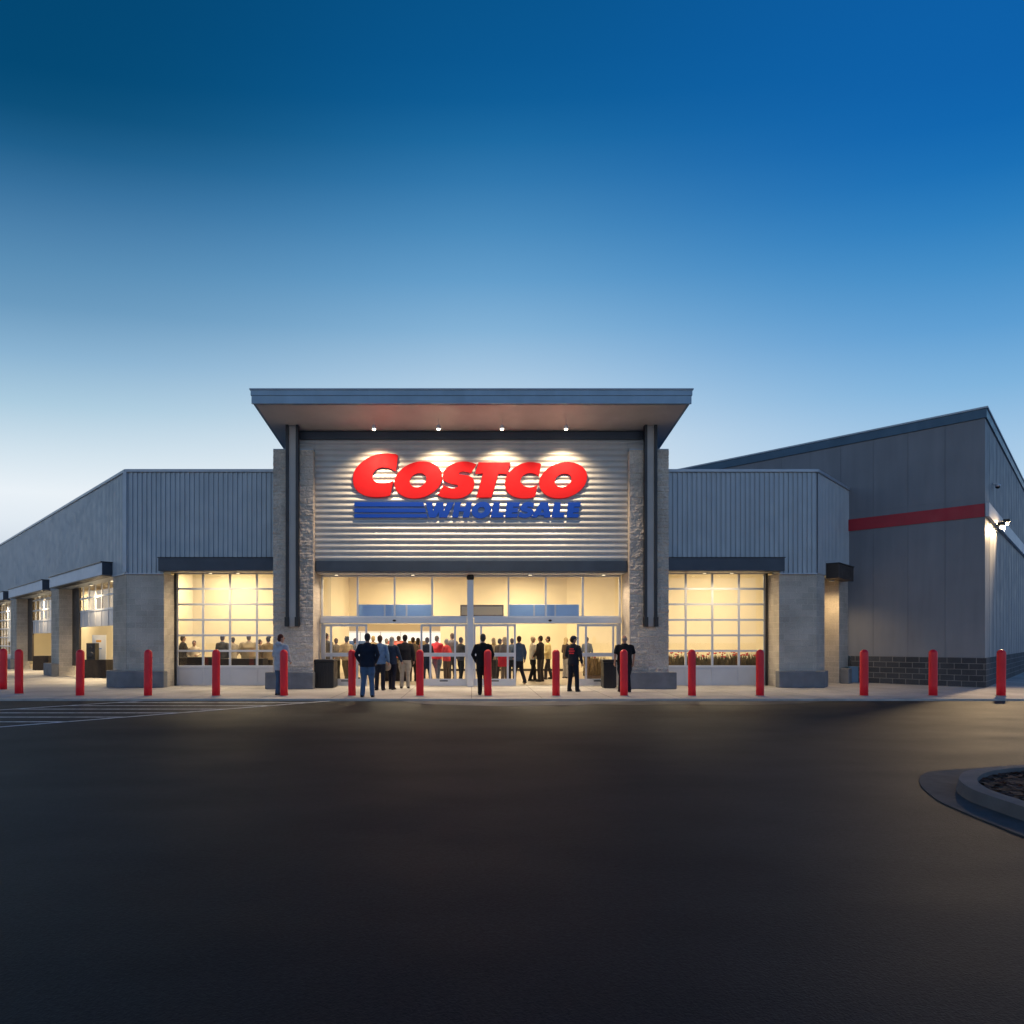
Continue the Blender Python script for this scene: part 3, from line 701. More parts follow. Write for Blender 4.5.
# ------------------------------------------------------------------ warehouse
WH = thing('warehouse_building', 'tall dark grey warehouse box with red band and dark brick base', 'building', (17.23, 21.17, 0))
K0 = (17.23, 21.17); WL = (-S2, S2); WR = (S2, S2)
ZW = 9.05
MB().prism([K0, offs(K0, WR, 60), offs(offs(K0, WR, 60), WL, 75), offs(K0, WL, 75)], 6.4, ZW).build('wall', M['wpanel'], WH)
MB().prism([K0, offs(K0, WR, 60), offs(K0, WR, 60, WL, .3), offs(K0, WR, .4, WL, .4), offs(K0, WL, 12, WR, .3), offs(K0, WL, 12)], 1.0, 6.398).build('wall', M['wpanel'], WH)
MB().prism([offs(K0, (0, -1), .04), offs(K0, WR, 60, (S2, -S2), .03), offs(K0, WR, 60, WL, .3), offs(K0, WR, .4, WL, .4), offs(K0, WL, 3.98, WR, .3), offs(K0, WL, 3.98, (-S2, -S2), .03)], 0, .998).build('brick_base', M['brick'], WH)
sm_ = MB()
for k in range(1, 26):
    sm_.obox(offs(K0, WL, k * 1.08, (-S2, -S2), .004), WL, (-S2, -S2), .007, .004, 1.01, ZW - .02)
for k in range(1, 30):
    sm_.obox(offs(K0, WR, k * 1.08, (S2, -S2), .004), WR, (S2, -S2), .012, .004, 1.01, ZW - .02)
sm_.build('panel_joint', mat('joint_sealant', (.13, .14, .165), .7), WH)
MB().obox(offs(K0, WL, 0.012, (-S2, -S2), .012), WL, (-S2, -S2), 40, .02, 5.74, 6.18).build('red_band', M['red_band'], WH)
MB().obox(offs(K0, WR, -.03, (S2, -S2), .012), WR, (S2, -S2), 59, .10, 5.74, 6.2).build('pale_band', M['wstrip'], WH)
cp = MB(); cp.prism([offs(K0, (0, -1), .07), offs(K0, WR, 60, (S2, -S2), .05), offs(offs(K0, WR, 60), WL, 75), offs(K0, WL, 75, (-S2, -S2), .08)], ZW + .005, 9.36)
cpo = cp.build('parapet', M['wcap'], WH)
MB().prism([offs(K0, (0, -1), .12), offs(K0, WR, 60, (S2, -S2), .085), offs(offs(K0, WR, 60), WL, 75), offs(K0, WL, 75, (-S2, -S2), .14)], 9.364, 9.42).build('parapet_cap', M['trim'], cpo)
ub = thing('utility_box', 'blue grey utility box beside the dark brick base', 'utility box', (13.9, 23.0, 0))
MB().box(13.98, 14.32, 23.35, 23.6, .03, .62).build('cabinet', M['ubox'], ub, .01)
MB().box(13.95, 14.35, 23.32, 23.62, 0, .03).build('plinth', M['base'], ub)
# flood lights
def flood(tt, zz, outd, label, power, ang):
    p = offs(K0, WR, tt, (S2, -S2), outd)
    t = thing('wall_floodlight', label, 'floodlight', (p[0], p[1], zz))
    q = offs(K0, WR, tt - .03, (S2, -S2), .12)
    MB().obox(q, WR, (S2, -S2), .06, max(outd - .14, .02), zz + .04, zz + .09).build('bracket', M['dark'], t)
    MB().obox(offs(p, WR, -.16, (S2, -S2), -.1), WR, (S2, -S2), .32, .2, zz + .02, zz + .14).build('housing', M['dark'], t)
    MB().ell((p[0], p[1], zz - .03), (.05, .05, .045)).build('lens', M['packm'], t)
    MB().obox(offs(p, WR, -.85, (S2, -S2), -.07), WR, (S2, -S2), 1.1, .010, zz - .3, zz + .016).build('added_back_shield', M['dark'], t) if ang < 100 else None  # added plate that blocks the lamp's light from the near wall
    spot('flood_spot', (p[0], p[1], zz - .12), (p[0] - 5.8, p[1] - 13, 0) if ang < 100 else (p[0] + .5, p[1] + .9, 0), power, ang if ang < 100 else 148, 1., (1, .70, .38), .16)
    return p
flood(3.8, 5.98, .25, 'bright wall floodlight on warehouse side, farther from the corner', 3300, 96)
flood(1.8, 5.6, .27, 'smaller floodlight by the pale band, nearer the warehouse corner', 26, 101)
p = offs(K0, WR, 2.1, (S2, -S2), .0)
t = thing('security_camera', 'small dome security camera high on the warehouse side wall', 'camera', (p[0], p[1], 7.1))
MB().obox(offs(p, WR, -.03, (S2, -S2), .004), WR, (S2, -S2), .06, .14, 7.18, 7.22).build('bracket', M['alu'], t)
q = offs(p, WR, 0, (S2, -S2), .14)
MB().lathe([(.08, .0), (.09, .05), (.04, .10)], 16, (q[0], q[1], 7.08)).build('housing', M['alu'], t)
MB().ell((q[0], q[1], 7.08), (.07, .07, .07)).build('dome', M['black'], t)

# ------------------------------------------------------------------ bollards
def bollard_src():
    t = thing('bollard', 'x', 'bollard', (0, 0, 0), 0, 'red bollards along the kerb')
    prof = [(.107, 0), (.107, 1.22)] + [(.107 * math.cos(a), 1.22 + .11 * math.sin(a)) for a in [R(12 * i) for i in range(1, 8)]]
    prof = prof[:1] + [(.107, .3), (.107, .7), (.107, 1.0)] + prof[1:]
    MB().lathe(prof, 28).build('sleeve', M['bollard'], t, local=True)
    MB().lathe([(.135, 0), (.135, .012), (.113, .018)], 28).build('base_ring', M['kerb'], t, local=True)
    return t
bs = bollard_src()
blist = [(3, 20.3, 'red bollard farthest left, at the frame edge'), (19, 18.7, 'red bollard second from left, set close to its left neighbour'), (80, 18.03, 'red bollard in front of the black draped table bay'),
 (148, 18.03, 'red bollard in front of the left stone corner pier'), (216, 18.03, 'red bollard in front of the left garage door'), (284, 18.03, 'red bollard hiding the woman in the pale hoodie'),
 (352, 18.03, 'red bollard just left of the man in blue jeans'), (420, 18.03, 'red bollard at the left sliding door panel beside the khaki trousers'), (488, 18.03, 'red bollard overlapping the man in black suit'),
 (556, 18.03, 'red bollard before the open right doorway, left of the capped man'), (624, 18.03, 'red bollard overlapping the bald man in black shirt'), (692, 18.03, 'red bollard before the right garage door, nearer the tower'),
 (760, 18.03, 'red bollard before the right garage door, nearer the corner pier'), (864, 18.03, 'red bollard before the left end of the dark brick base'), (933, 18.03, 'red bollard before the middle of the dark brick base'), (1001, 18.03, 'red bollard farthest right, in front of the warehouse corner')]
for i, (px, Y, lab) in enumerate(blist):
    if i == 0: t = bs
    else:
        t = bs.copy(); COL.objects.link(t)
        for ch in bs.children:
            c = ch.copy(); COL.objects.link(c); c.parent = t
    t.location = (PX(px, Y), Y, 0); t['label'] = lab; t.rotation_euler = (R(random.uniform(-.5, .5)), R(random.uniform(-.6, .6)), random.random() * 6)
    for ch in (t.children if i == 0 else []): pass

# ------------------------------------------------------------------ bins, furniture, plants
def bin_(px0, px1, Y, lab):
    x0, x1 = PX(px0, Y), PX(px1, Y); W = x1 - x0; cx = (x0 + x1) / 2
    t = thing('trash_bin', lab, 'trash bin', (cx, Y + W / 2, 0), 0, 'black bins beside the entrance')
    b = MB().box(cx - W / 2, cx + W / 2, Y, Y + W, .03, .86)
    for k in range(7):
        xx = cx - W / 2 + W * (k + .5) / 7; b.box(xx - .02, xx + .02, Y - .015, Y - .002, .08, .82)
    b.build('body', M['black'], t, .02)
    MB().box(cx - W / 2 - .02, cx + W / 2 + .02, Y - .03, Y + W + .02, .865, .95).build('lid', M['black'], t, .025)
    MB().box(cx - W / 2 + .03, cx + W / 2 - .03, Y + .03, Y + W - .03, 0, .028).build('foot', M['dark'], t)
bin_(314.5, 333.5, 20.95, 'square black trash bin between left stone pier and sliding door')
bin_(603.5, 616.5, 20.9, 'narrow black trash bin between the bald man and right sliding door')
def table(px, Y, W, D, lab, h=.76, rz=0):
    x = PX(px, Y); t = thing('draped_table', lab, 'table', (x, Y, 0), rz)
    mb = MB(); n = 40; top = []; bot = []
    for i in range(n):
        a = i / n * 4; sd = int(a); f = a - sd
        q = [(-W / 2 + W * f, -D / 2), (W / 2, -D / 2 + D * f), (W / 2 - W * f, D / 2), (-W / 2, D / 2 - D * f)][sd]
        top.append((q[0], q[1], h)); k = 1 + .035 * math.sin(i * 2.4)
        bot.append((q[0] * k * 1.03, q[1] * k * 1.06, .02))
    mb.add(top + bot, [(i, (i + 1) % n, n + (i + 1) % n, n + i) for i in range(n)] + [tuple(range(n))])
    mb.build('cloth', M['cloth'], t, local=True)
    MB().box(-W / 2 + .02, W / 2 - .02, -D / 2 + .02, D / 2 - .02, h - .04, h - .01).build('tabletop', M['wood'], t, local=True)
    for sx in (-1, 1):
        for sy in (-1, 1): MB().box(sx * (W / 2 - .08) - .015, sx * (W / 2 - .08) + .015, sy * (D / 2 - .08) - .015, sy * (D / 2 - .08) + .015, 0, h - .04).build('leg', M['dark'], t, local=True)
    return t
table(97, 26.9, 1.15, .7, 'black draped table inside the nearest raised door')
table(44.5, 33.5, .8, .6, 'small black draped table inside the second raised door')
table(192, 23.9, 1.7, .7, 'black draped table at the left behind the left garage door', .95)
table(240, 23.7, 1.9, .6, 'long black draped table in the middle behind the left garage door', .9)
table(396, 24.6, .9, .5, 'small white topped table seen between the queueing people', .7)
x = PX(89.5, 26.6); t = thing('speaker_box', 'black speaker cabinet standing on the draped table', 'speaker', (x, 26.8, .765))
MB().box(x - .2, x + .17, 26.7, 27.0, .765, 1.47).build('cabinet', M['black'], t, .01)
for zz, r in ((.98, .13), (1.28, .07)):
    MB().lathe([(r, 0), (r, .01), (r * .6, .012)], 20).build('driver', M['dark'], t, local=True).matrix_local = Matrix.Translation((-.015, -.105, zz - .765)) @ Matrix.Rotation(R(90), 4, 'X')
x = PX(99, 27.6); t = thing('poster_easel', 'white poster board on easel behind the black speaker', 'poster', (x, 27.6, 0))
MB().box(x - .3, x + .3, 27.6, 27.63, .68, 1.82).build('board', M['white'], t)
MB().box(x - .12, x + .1, 27.592, 27.597, 1.5, 1.6).build('orange_mark', mat('orange_print', (.7, .35, .08), .6), t)
MB().box(x - .14, x + .12, 27.592, 27.597, 1.2, 1.24).build('blue_mark', mat('blue_print', (.1, .25, .6), .6), t)
for s in (-1, 1): MB().tube([(x + .26 * s, 27.66, 0), (x + .08 * s, 27.66, 1.7)], .015, 8).build('leg', M['dark'], t)
for nm, a, b, lab in (('air_curtain', -3.94, -1.4, 'steel air curtain with sky-blue reflection tint above the left doorway'), ('air_curtain', 1.3, 3.75, 'steel air curtain with sky-blue reflection tint above the right doorway')):
    t = thing(nm, lab, 'air curtain', ((a + b) / 2, 22.2, 2.4), 0, 'air curtains over the doors')
    MB().box(a, b, 22.0, 22.35, 2.42, 2.84).build('housing', M['steelb'], t, .015)
    for k in range(2): 
        xx = a + (b - a) * (.36 + .3 * k); MB().box(xx - .03, xx + .03, 21.985, 21.998, 2.44, 2.82).build('seam_strip', M['alu'], t)
    MB().box(a - .05, b + .05, 22.02, 22.3, 2.39, 2.418).build('outlet_grille', M['dark'], t)
t = thing('unlit_interior_box', 'brown box for the unlit interior behind the glass right of the centre post', 'cabinet', (.6, 23, 2.4))  # brown box put where the interior is only unlit
MB().box(-.4, 1.15, 22.6, 22.95, 2.42, 2.86).build('case', M['wood'], t); MB().box(-.36, 1.11, 22.585, 22.597, 2.5, 2.8).build('door', M['tan'], t)
def planter(px, Y, W, h, top, nleaf, nflow, lab, leaf='leafg'):
    x = PX(px, Y); t = thing('flower_planter', lab, 'planter', (x, Y, 0), 0, 'flower displays inside the lobby')
    MB().box(-W / 2, W / 2, -.25, .25, 0, h).build('box', M['wood'], t, .01, True)
    mb = MB(); fb = MB(); rr = random.Random(int(px))
    for i in range(nleaf):
        bx = rr.uniform(-W / 2, W / 2); by = rr.uniform(-.25, .25); H = h + (top - h) * rr.uniform(.2, 1) 
        tx = bx * 1.12 + rr.uniform(-.12, .12); ty = by + rr.uniform(-.12, .12); w_ = rr.uniform(.01, .03); a = rr.random() * 3.14
        dx, dy = math.cos(a) * w_, math.sin(a) * w_
        c = ((bx + tx) / 2, (by + ty) / 2, h * .9 + (H - h * .9) * .6)
        mb.add([(bx, by, h * .9), (c[0] + dx, c[1] + dy, c[2]), (tx, ty, H), (c[0] - dx, c[1] - dy, c[2])], [(0, 1, 2, 3)])
    mb.build('leaves', M[leaf], t, local=True)
    for i in range(nflow):
        c = (rr.uniform(-W / 2, W / 2), rr.uniform(-.28, .2), top - rr.uniform(-.03, .14)); fb.ell(c, (.04, .04, .025), None, 6, 4)
    if nflow: fb.build('blossoms', M['flower'], t, local=True)
planter(683, 23.6, 1.0, .62, 1.12, 420, 16, 'planter of red flowers left behind the right garage door')
planter(712, 23.6, 1.05, .62, 1.10, 420, 22, 'planter of red flowers in the middle behind the right garage door')
planter(746, 23.6, 1.15, .62, 1.14, 480, 34, 'planter with the most red flowers, right behind the right garage door')
planter(596, 23.2, .75, .3, 1.08, 520, 12, 'tall dried golden grasses behind the right sliding door', 'leafd')
# sales hall: cold cabinet wall and shelving
t = thing('display_cooler', 'long bright white display cooler at the back of the hall', 'cooler', (-5, 45.5, 0))
MB().box(-11, 1, 45.3, 45.95, 0, 2.25).build('case', M['white'], t)
MB().box(-10.8, .8, 45.27, 45.297, .9, 2.12).build('lit_front', M['cold'], t)
for k in range(9): MB().box(-10.9 + k * 1.45, -10.84 + k * 1.45, 45.23, 45.265, .1, 2.2).build('mullion', M['alu'], t)
for i, (x, y, c, lab) in enumerate(((-7.2, 40, (.1, .2, .5), 'pallet stack with blue boxes, left in the sales hall'), (-5.0, 41.5, (.5, .12, .08), 'pallet stack with red boxes in the sales hall'), (-3.3, 39, (.5, .38, .2), 'pallet stack of brown cartons, right in the sales hall'))):
    t = thing('pallet_stack', lab, 'pallet', (x, y, 0), 0, 'pallet stacks in the sales hall')
    mm = mat('carton', c, .7, 0, .1)
    b = MB(); 
    for k in range(5): b.box(x - .6, x + .6, y - .5 + .2 * k, y - .4 + .2 * k, 0, .12)
    b.build('pallet', M['wood'], t)
    b = MB()
    for r_ in range(4):
        for k in range(3): b.box(x - .58 + .39 * k, x - .21 + .39 * k, y - .5, y + .5, .13 + .36 * r_, .47 + .36 * r_)
    b.build('cartons', mm, t, .012)

# ------------------------------------------------------------------ people
def remesh(mb, name, m, parent, voxel, smooth=2, shrink=0):
    me = bpy.data.meshes.new('tmp'); me.from_pydata(mb.v, [], mb.f)
    t = bpy.data.objects.new('tmp', me); COL.objects.link(t)
    r = t.modifiers.new('r', 'REMESH'); r.mode = 'VOXEL'; r.voxel_size = voxel; r.use_smooth_shade = True
    if smooth:
        s = t.modifiers.new('s', 'SMOOTH'); s.factor = .5; s.iterations = smooth
    dg = bpy.context.evaluated_depsgraph_get(); out = bpy.data.meshes.new_from_object(t.evaluated_get(dg)); out.name = name
    bpy.data.objects.remove(t); bpy.data.meshes.remove(me)
    out.materials.clear(); out.materials.append(m)
    for p in out.polygons: p.use_smooth = True
    o = bpy.data.objects.new(name, out); COL.objects.link(o); o.parent = parent
    return o
ARMS = {
 'down': ((.255, .03, 1.16), (.265, -.05, .92)), 'pocket': ((.275, .07, 1.17), (.20, -.05, .97)),
 'hold': ((.25, -.04, 1.17), (.07, -.24, 1.13)), 'front': ((.25, .0, 1.15), (.14, -.22, .98)), 'back': ((.27, .09, 1.17), (.08, .17, .98)),
 'reach': ((.26, -.12, 1.18), (.2, -.36, 1.12)), 'hip': ((.36, .06, 1.19), (.19, -.02, 1.03)), 'bag': ((.27, -.02, 1.16), (.30, -.12, .95)),
}
LEGS = {'stand': (((.095, -.01, .50), (.11, .02, .085)), ((-.095, -.01, .50), (-.11, .02, .085))),
 'wide': (((.11, -.01, .50), (.14, .02, .085)), ((-.11, -.01, .50), (-.14, .02, .085))),
 'walk': (((.09, -.16, .52), (.09, -.22, .10)), ((-.09, .04, .49), (-.10, .30, .14))),
 'step': (((.10, -.08, .50), (.10, -.10, .085)), ((-.09, .03, .50), (-.12, .16, .09))),
 'cross': (((.06, -.02, .50), (-.02, -.04, .085)), ((-.09, .0, .50), (-.10, .06, .085)))}
def person(px, Y, H, face, top, bot, hair, label, arms=('down', 'down'), legs='stand', w=1., style='short', sleeves='long', yaw=0, skin=(.42, .24, .17), shoe=(.02, .018, .018), vox=.02, cap=None, extra=None, hem=.84):
    s = H / 1.77
    t = thing('person', label, 'person', (PX(px, Y), Y, 0.004), R(face), 'people at the store entrance')
    t.scale = (s, s, s)
    def armpts(side, k):
        e, wr = ARMS[k]; return [Vector((side * .175 * w, 0, 1.425)), Vector((side * (e[0] + (w - 1) * .15), e[1], e[2])), Vector((side * (wr[0] + (w - 1) * .1), wr[1], wr[2]))]
    A = {1: armpts(1, arms[1]), -1: armpts(-1, arms[0])}
    Lg = LEGS[legs]
    sk = cmat('skin', skin)
    # body
    b = MB()
    b.loft([(0, 0, .86, .15 * w, .10 * w), (0, 0, .98, .155 * w, .11 * w), (0, 0, 1.10, .135 * w, .10 * w), (0, 0, 1.28, .155 * w, .105 * w), (0, 0, 1.40, .165 * w, .10), (0, .005, 1.46, .11, .075), (0, .005, 1.51, .055, .055)])
    b.tube([(0, .01, 1.46), (0, -.003, 1.60)], [.055, .052])
    ry = Matrix.Rotation(R(yaw), 3, 'Z')
    hc = Vector((0, -.012, 1.655))
    b.ell(hc, (.075, .093, .11)); b.ell(hc + ry @ Vector((0, -.025, -.06)), (.052, .06, .058))
    b.ell(hc + ry @ Vector((0, -.095, -.01)), (.013, .02, .022)); 
    for sd in (-1, 1): b.ell(hc + ry @ Vector((sd * .077, .01, -.01)), (.012, .02, .03))
    for sd in (-1, 1):
        a = A[sd]; b.tube(a, [.045, .038, .026]); d = (a[2] - a[1]).normalized(); perp = Vector((-sd, 0, 0)); perp = (perp - d * perp.dot(d)).normalized(); nrm = d.cross(perp)
        pc = a[2] + d * .06
        b.tube([a[2], a[2] + d * .05, a[2] + d * .085], [.025, .033, .034], 8)
        for fi in range(4):
            o_ = nrm * ((fi - 1.5) * .019); L = (.062, .075, .07, .055)[fi]; q = a[2] + d * .085 + o_
            b.tube([q, q + d * L * .6 + perp * .01, q + d * L * .95 + perp * .03], .0095, 6)
        q = a[2] + d * .035 + nrm * .03 * (1); b.tube([q, q + d * .04 + nrm * .022 + perp * .012, q + d * .07 + nrm * .022 + perp * .02], .0105, 6)
    for (kn, an) in Lg:
        sd = 1 if an is Lg[0][1] else -1
        b.tube([(sd * .085 * w, 0, .90), kn, an], [.078, .052, .036])
        b.tube([(an[0], an[1] + .02, .05), (an[0] + sd * .015, an[1] - .13, .04)], [.04, .03])
    remesh(b, 'body', sk, t, vox * .62 if vox < .018 else vox, 1)
    for sd in (-1, 1):
        e = MB(); e.ell(hc + ry @ Vector((sd * .03, -.088, .012)), (.011, .008, .008), None, 8, 6); e.build('eye', cmat('eye', (.03, .02, .02)), t, local=True)
    # trousers
    b = MB(); b.loft([(0, .0, .83, .155 * w, .115 * w), (0, .005, .93, .172 * w, .128 * w), (0, 0, 1.03, .16 * w, .12 * w)])
    for (kn, an) in Lg:
        sd = 1 if an is Lg[0][1] else -1
        kn = Vector(kn); an = Vector(an); lo = an + Vector((0, .005, -.03))
        b.tube([(sd * .078 * w, 0.005, .88), Vector((sd * .086 * w, 0, .70)), kn, kn.lerp(an, .55), lo], [.098 * w, .096 * w, .076, .070, .068])
    o = remesh(b, 'trousers', cmat('trouser_fabric', bot), t, vox * 1.1, 2)
    # top
    b = MB()
    b.loft([(0, 0.004, hem, .182 * w, .138 * w), (0, 0.004, .95, .186 * w, .142 * w), (0, 0, 1.10, .172 * w, .132 * w), (0, 0, 1.28, .185 * w, .135 * w), (0, 0, 1.40, .19 * w, .125), (0, .005, 1.47, .13, .095), (0, .008, 1.515, .075, .072)])
    for sd in (-1, 1):
        a = A[sd]
        if sleeves == 'long': b.tube([a[0] + Vector((-sd * .05, 0, .0)), a[0], a[1], a[2]], [.07, .072, .06, .046])
        else: b.tube([a[0] + Vector((-sd * .05, 0, .0)), a[0], a[0].lerp(a[1], .75)], [.07, .072, .066])
    if style == 'hood': b.ell((0, .10, 1.49), (.12, .07, .07))
    remesh(b, 'jacket' if sleeves == 'long' else 'shirt', cmat('top_fabric', top), t, vox * 1.1, 2)
    # shoes
    for (kn, an) in Lg:
        sd = 1 if an is Lg[0][1] else -1
        b = MB(); zz = an[2] - .085
        b.ell((an[0] + sd * .005, an[1] - .045, .045 + zz), (.047, .135, .042)); b.ell((an[0], an[1] + .01, .07 + zz), (.042, .055, .05)); b.box(an[0] + sd * .005 - .044, an[0] + sd * .005 + .044, an[1] - .165, an[1] + .075, zz + .0, zz + .025)
        remesh(b, 'shoe', cmat('shoe_leather', shoe), t, .014, 1)
    # hair
    b = MB()
    up = hc + ry @ Vector((0, .022, .03))
    if style != 'bald':
        b.ell(up, (.086, .092, .098)); b.ell(hc + ry @ Vector((0, .045, -.02)), (.078, .065, .085))
        if style == 'long': b.loft([(up.x, up.y + .05, 1.40, .055, .03), (up.x, up.y + .045, 1.46, .088, .05), (up.x, up.y + .03, 1.56, .086, .065), (up.x, up.y + .0, 1.66, .08, .08), (up.x, up.y, 1.72, .045, .05)])
        if style == 'bun': b.ell(hc + ry @ Vector((0, .10, .06)), (.05, .05, .05))
        if style == 'curly':
            for q in range(16): b.ell(up + Vector((random.uniform(-.065, .065), random.uniform(-.03, .08), random.uniform(-.05, .09))), (.036, .036, .036))
        hb = remesh(b, 'hair', cmat('hair', hair), t, .014, 1)
    else:
        b.ell(hc + ry @ Vector((0, .032, -.01)), (.083, .068, .07)); remesh(b, 'hair', cmat('hair', hair), t, .014, 1)
    if cap:
        b = MB(); b.ell(hc + ry @ Vector((0, .005, .055)), (.093, .105, .075)); b.ell(hc + ry @ Vector((0, -.11, .05)), (.065, .07, .012)); remesh(b, 'cap', cmat('cap_fabric', cap), t, .014, 1)
    if extra: extra(t)
    return t
JN = (.06, .11, .19); DK = (.015, .018, .028); BK = (.010, .010, .012); KH = (.42, .36, .28); NV = (.012, .017, .032)
BR = (.05, .03, .02); GR = (.22, .21, .20); BLN = (.50, .38, .20); WT = (.6, .58, .52)
def text_marks(t):
    for k, zz in enumerate((1.36, 1.29, 1.22)):
        wd = (.07, .10, .08)[k]
        MB().box(-wd, wd, .132, .142, zz - .02, zz + .02).build('red_lettering', cmat('red_print', (.7, .05, .06)), t, local=True)
def tote(c, dx=.3, nm='bag_print'):
    pass
person(281, 18.35, 1.76, 155, (.38, .43, .50), JN, (.07, .02, .015), 'woman in pale blue grey hooded top and jeans, standing beside the left stone pier', ('front', 'front'), 'stand', 1.12, 'hood', yaw=-30, vox=.016, hem=.72)
person(367.5, 17.7, 1.78, 178, NV, (.075, .13, .22), (.06, .05, .045), 'man in dark navy jacket and blue jeans seen from behind, nearest the kerb', ('pocket', 'pocket'), 'wide', 1.2, vox=.016)
person(380, 20.1, 1.74, 172, (.10, .18, .31), DK, (.08, .05, .035), 'man in light blue shirt and dark trousers, half hidden behind the navy jacket', ('down', 'down'), 'stand', 1.05, vox=.018)
person(392, 20.4, 1.70, 160, (.022, .035, .065), (.01, .01, .02), (.42, .38, .32), 'fair haired woman in patterned blue top and black trousers, feet apart', ('bag', 'down'), 'step', .95, 'long', vox=.018)
person(405, 20.9, 1.77, 182, (.016, .016, .02), KH, (.02, .015, .012), 'man in short black jacket and pale khaki trousers seen from behind', ('down', 'front'), 'stand', 1.2, vox=.018, hem=.93)
person(483, 18.3, 1.77, 172, BK, (.012, .012, .014), (.07, .065, .06), 'man in black suit seen from behind, before the centre post', ('pocket', 'pocket'), 'step', 1.1, vox=.016)
person(573.5, 19.6, 1.72, 145, DK, (.010, .014, .024), (.03, .02, .015), 'man in dark uniform and cap with red lettering on his back', ('down', 'front'), 'wide', 1.02, yaw=-35, vox=.016, cap=(.02, .03, .06), extra=text_marks, skin=(.36, .2, .14))
person(624.5, 19.4, 1.74, 182, BK, (.010, .013, .022), (.25, .23, .22), 'stout bald man in black short sleeved shirt beside the right stone pier', ('down', 'down'), 'wide', 1.3, 'bald', 'short', vox=.016)
person(519, 22.9, 1.74, 200, (.05, .08, .14), (.012, .012, .02), (.06, .04, .03), 'man in dark blue jacket walking in past the right sliding door', ('down', 'front'), 'walk', .95)
person(533, 24.6, 1.74, 100, (.55, .50, .40), BK, (.55, .45, .30), 'white haired man in white shirt talking in the right doorway', ('hold', 'hold'), 'step', 1.05, sleeves='short')
person(540.5, 24.3, 1.76, 235, (.025, .02, .02), (.05, .04, .035), (.04, .03, .02), 'man in dark jacket in the middle of the talking trio', ('hold', 'front'), 'stand', 1.0)
person(548, 25.6, 1.74, 265, (.62, .48, .22), (.04, .035, .04), (.03, .02, .015), 'man in pale yellow shirt at the right of the talking trio', ('front', 'front'), 'step', 1.0)
person(566, 26.4, 1.70, 120, (.06, .04, .03), (.25, .24, .24), BLN, 'woman in brown jacket and grey trousers inside, left of the capped man', ('down', 'front'), 'stand', .95, 'long')
person(572, 27.4, 1.74, 250, (.3, .22, .12), (.1, .08, .06), BR, 'person in tan top inside, mostly behind the capped man', ('down', 'down'))
person(587, 28.0, 1.72, 150, (.12, .14, .18), DK, BR, 'person in grey blue top behind the right sliding door stile', ('down', 'down'), 'stand', .9)
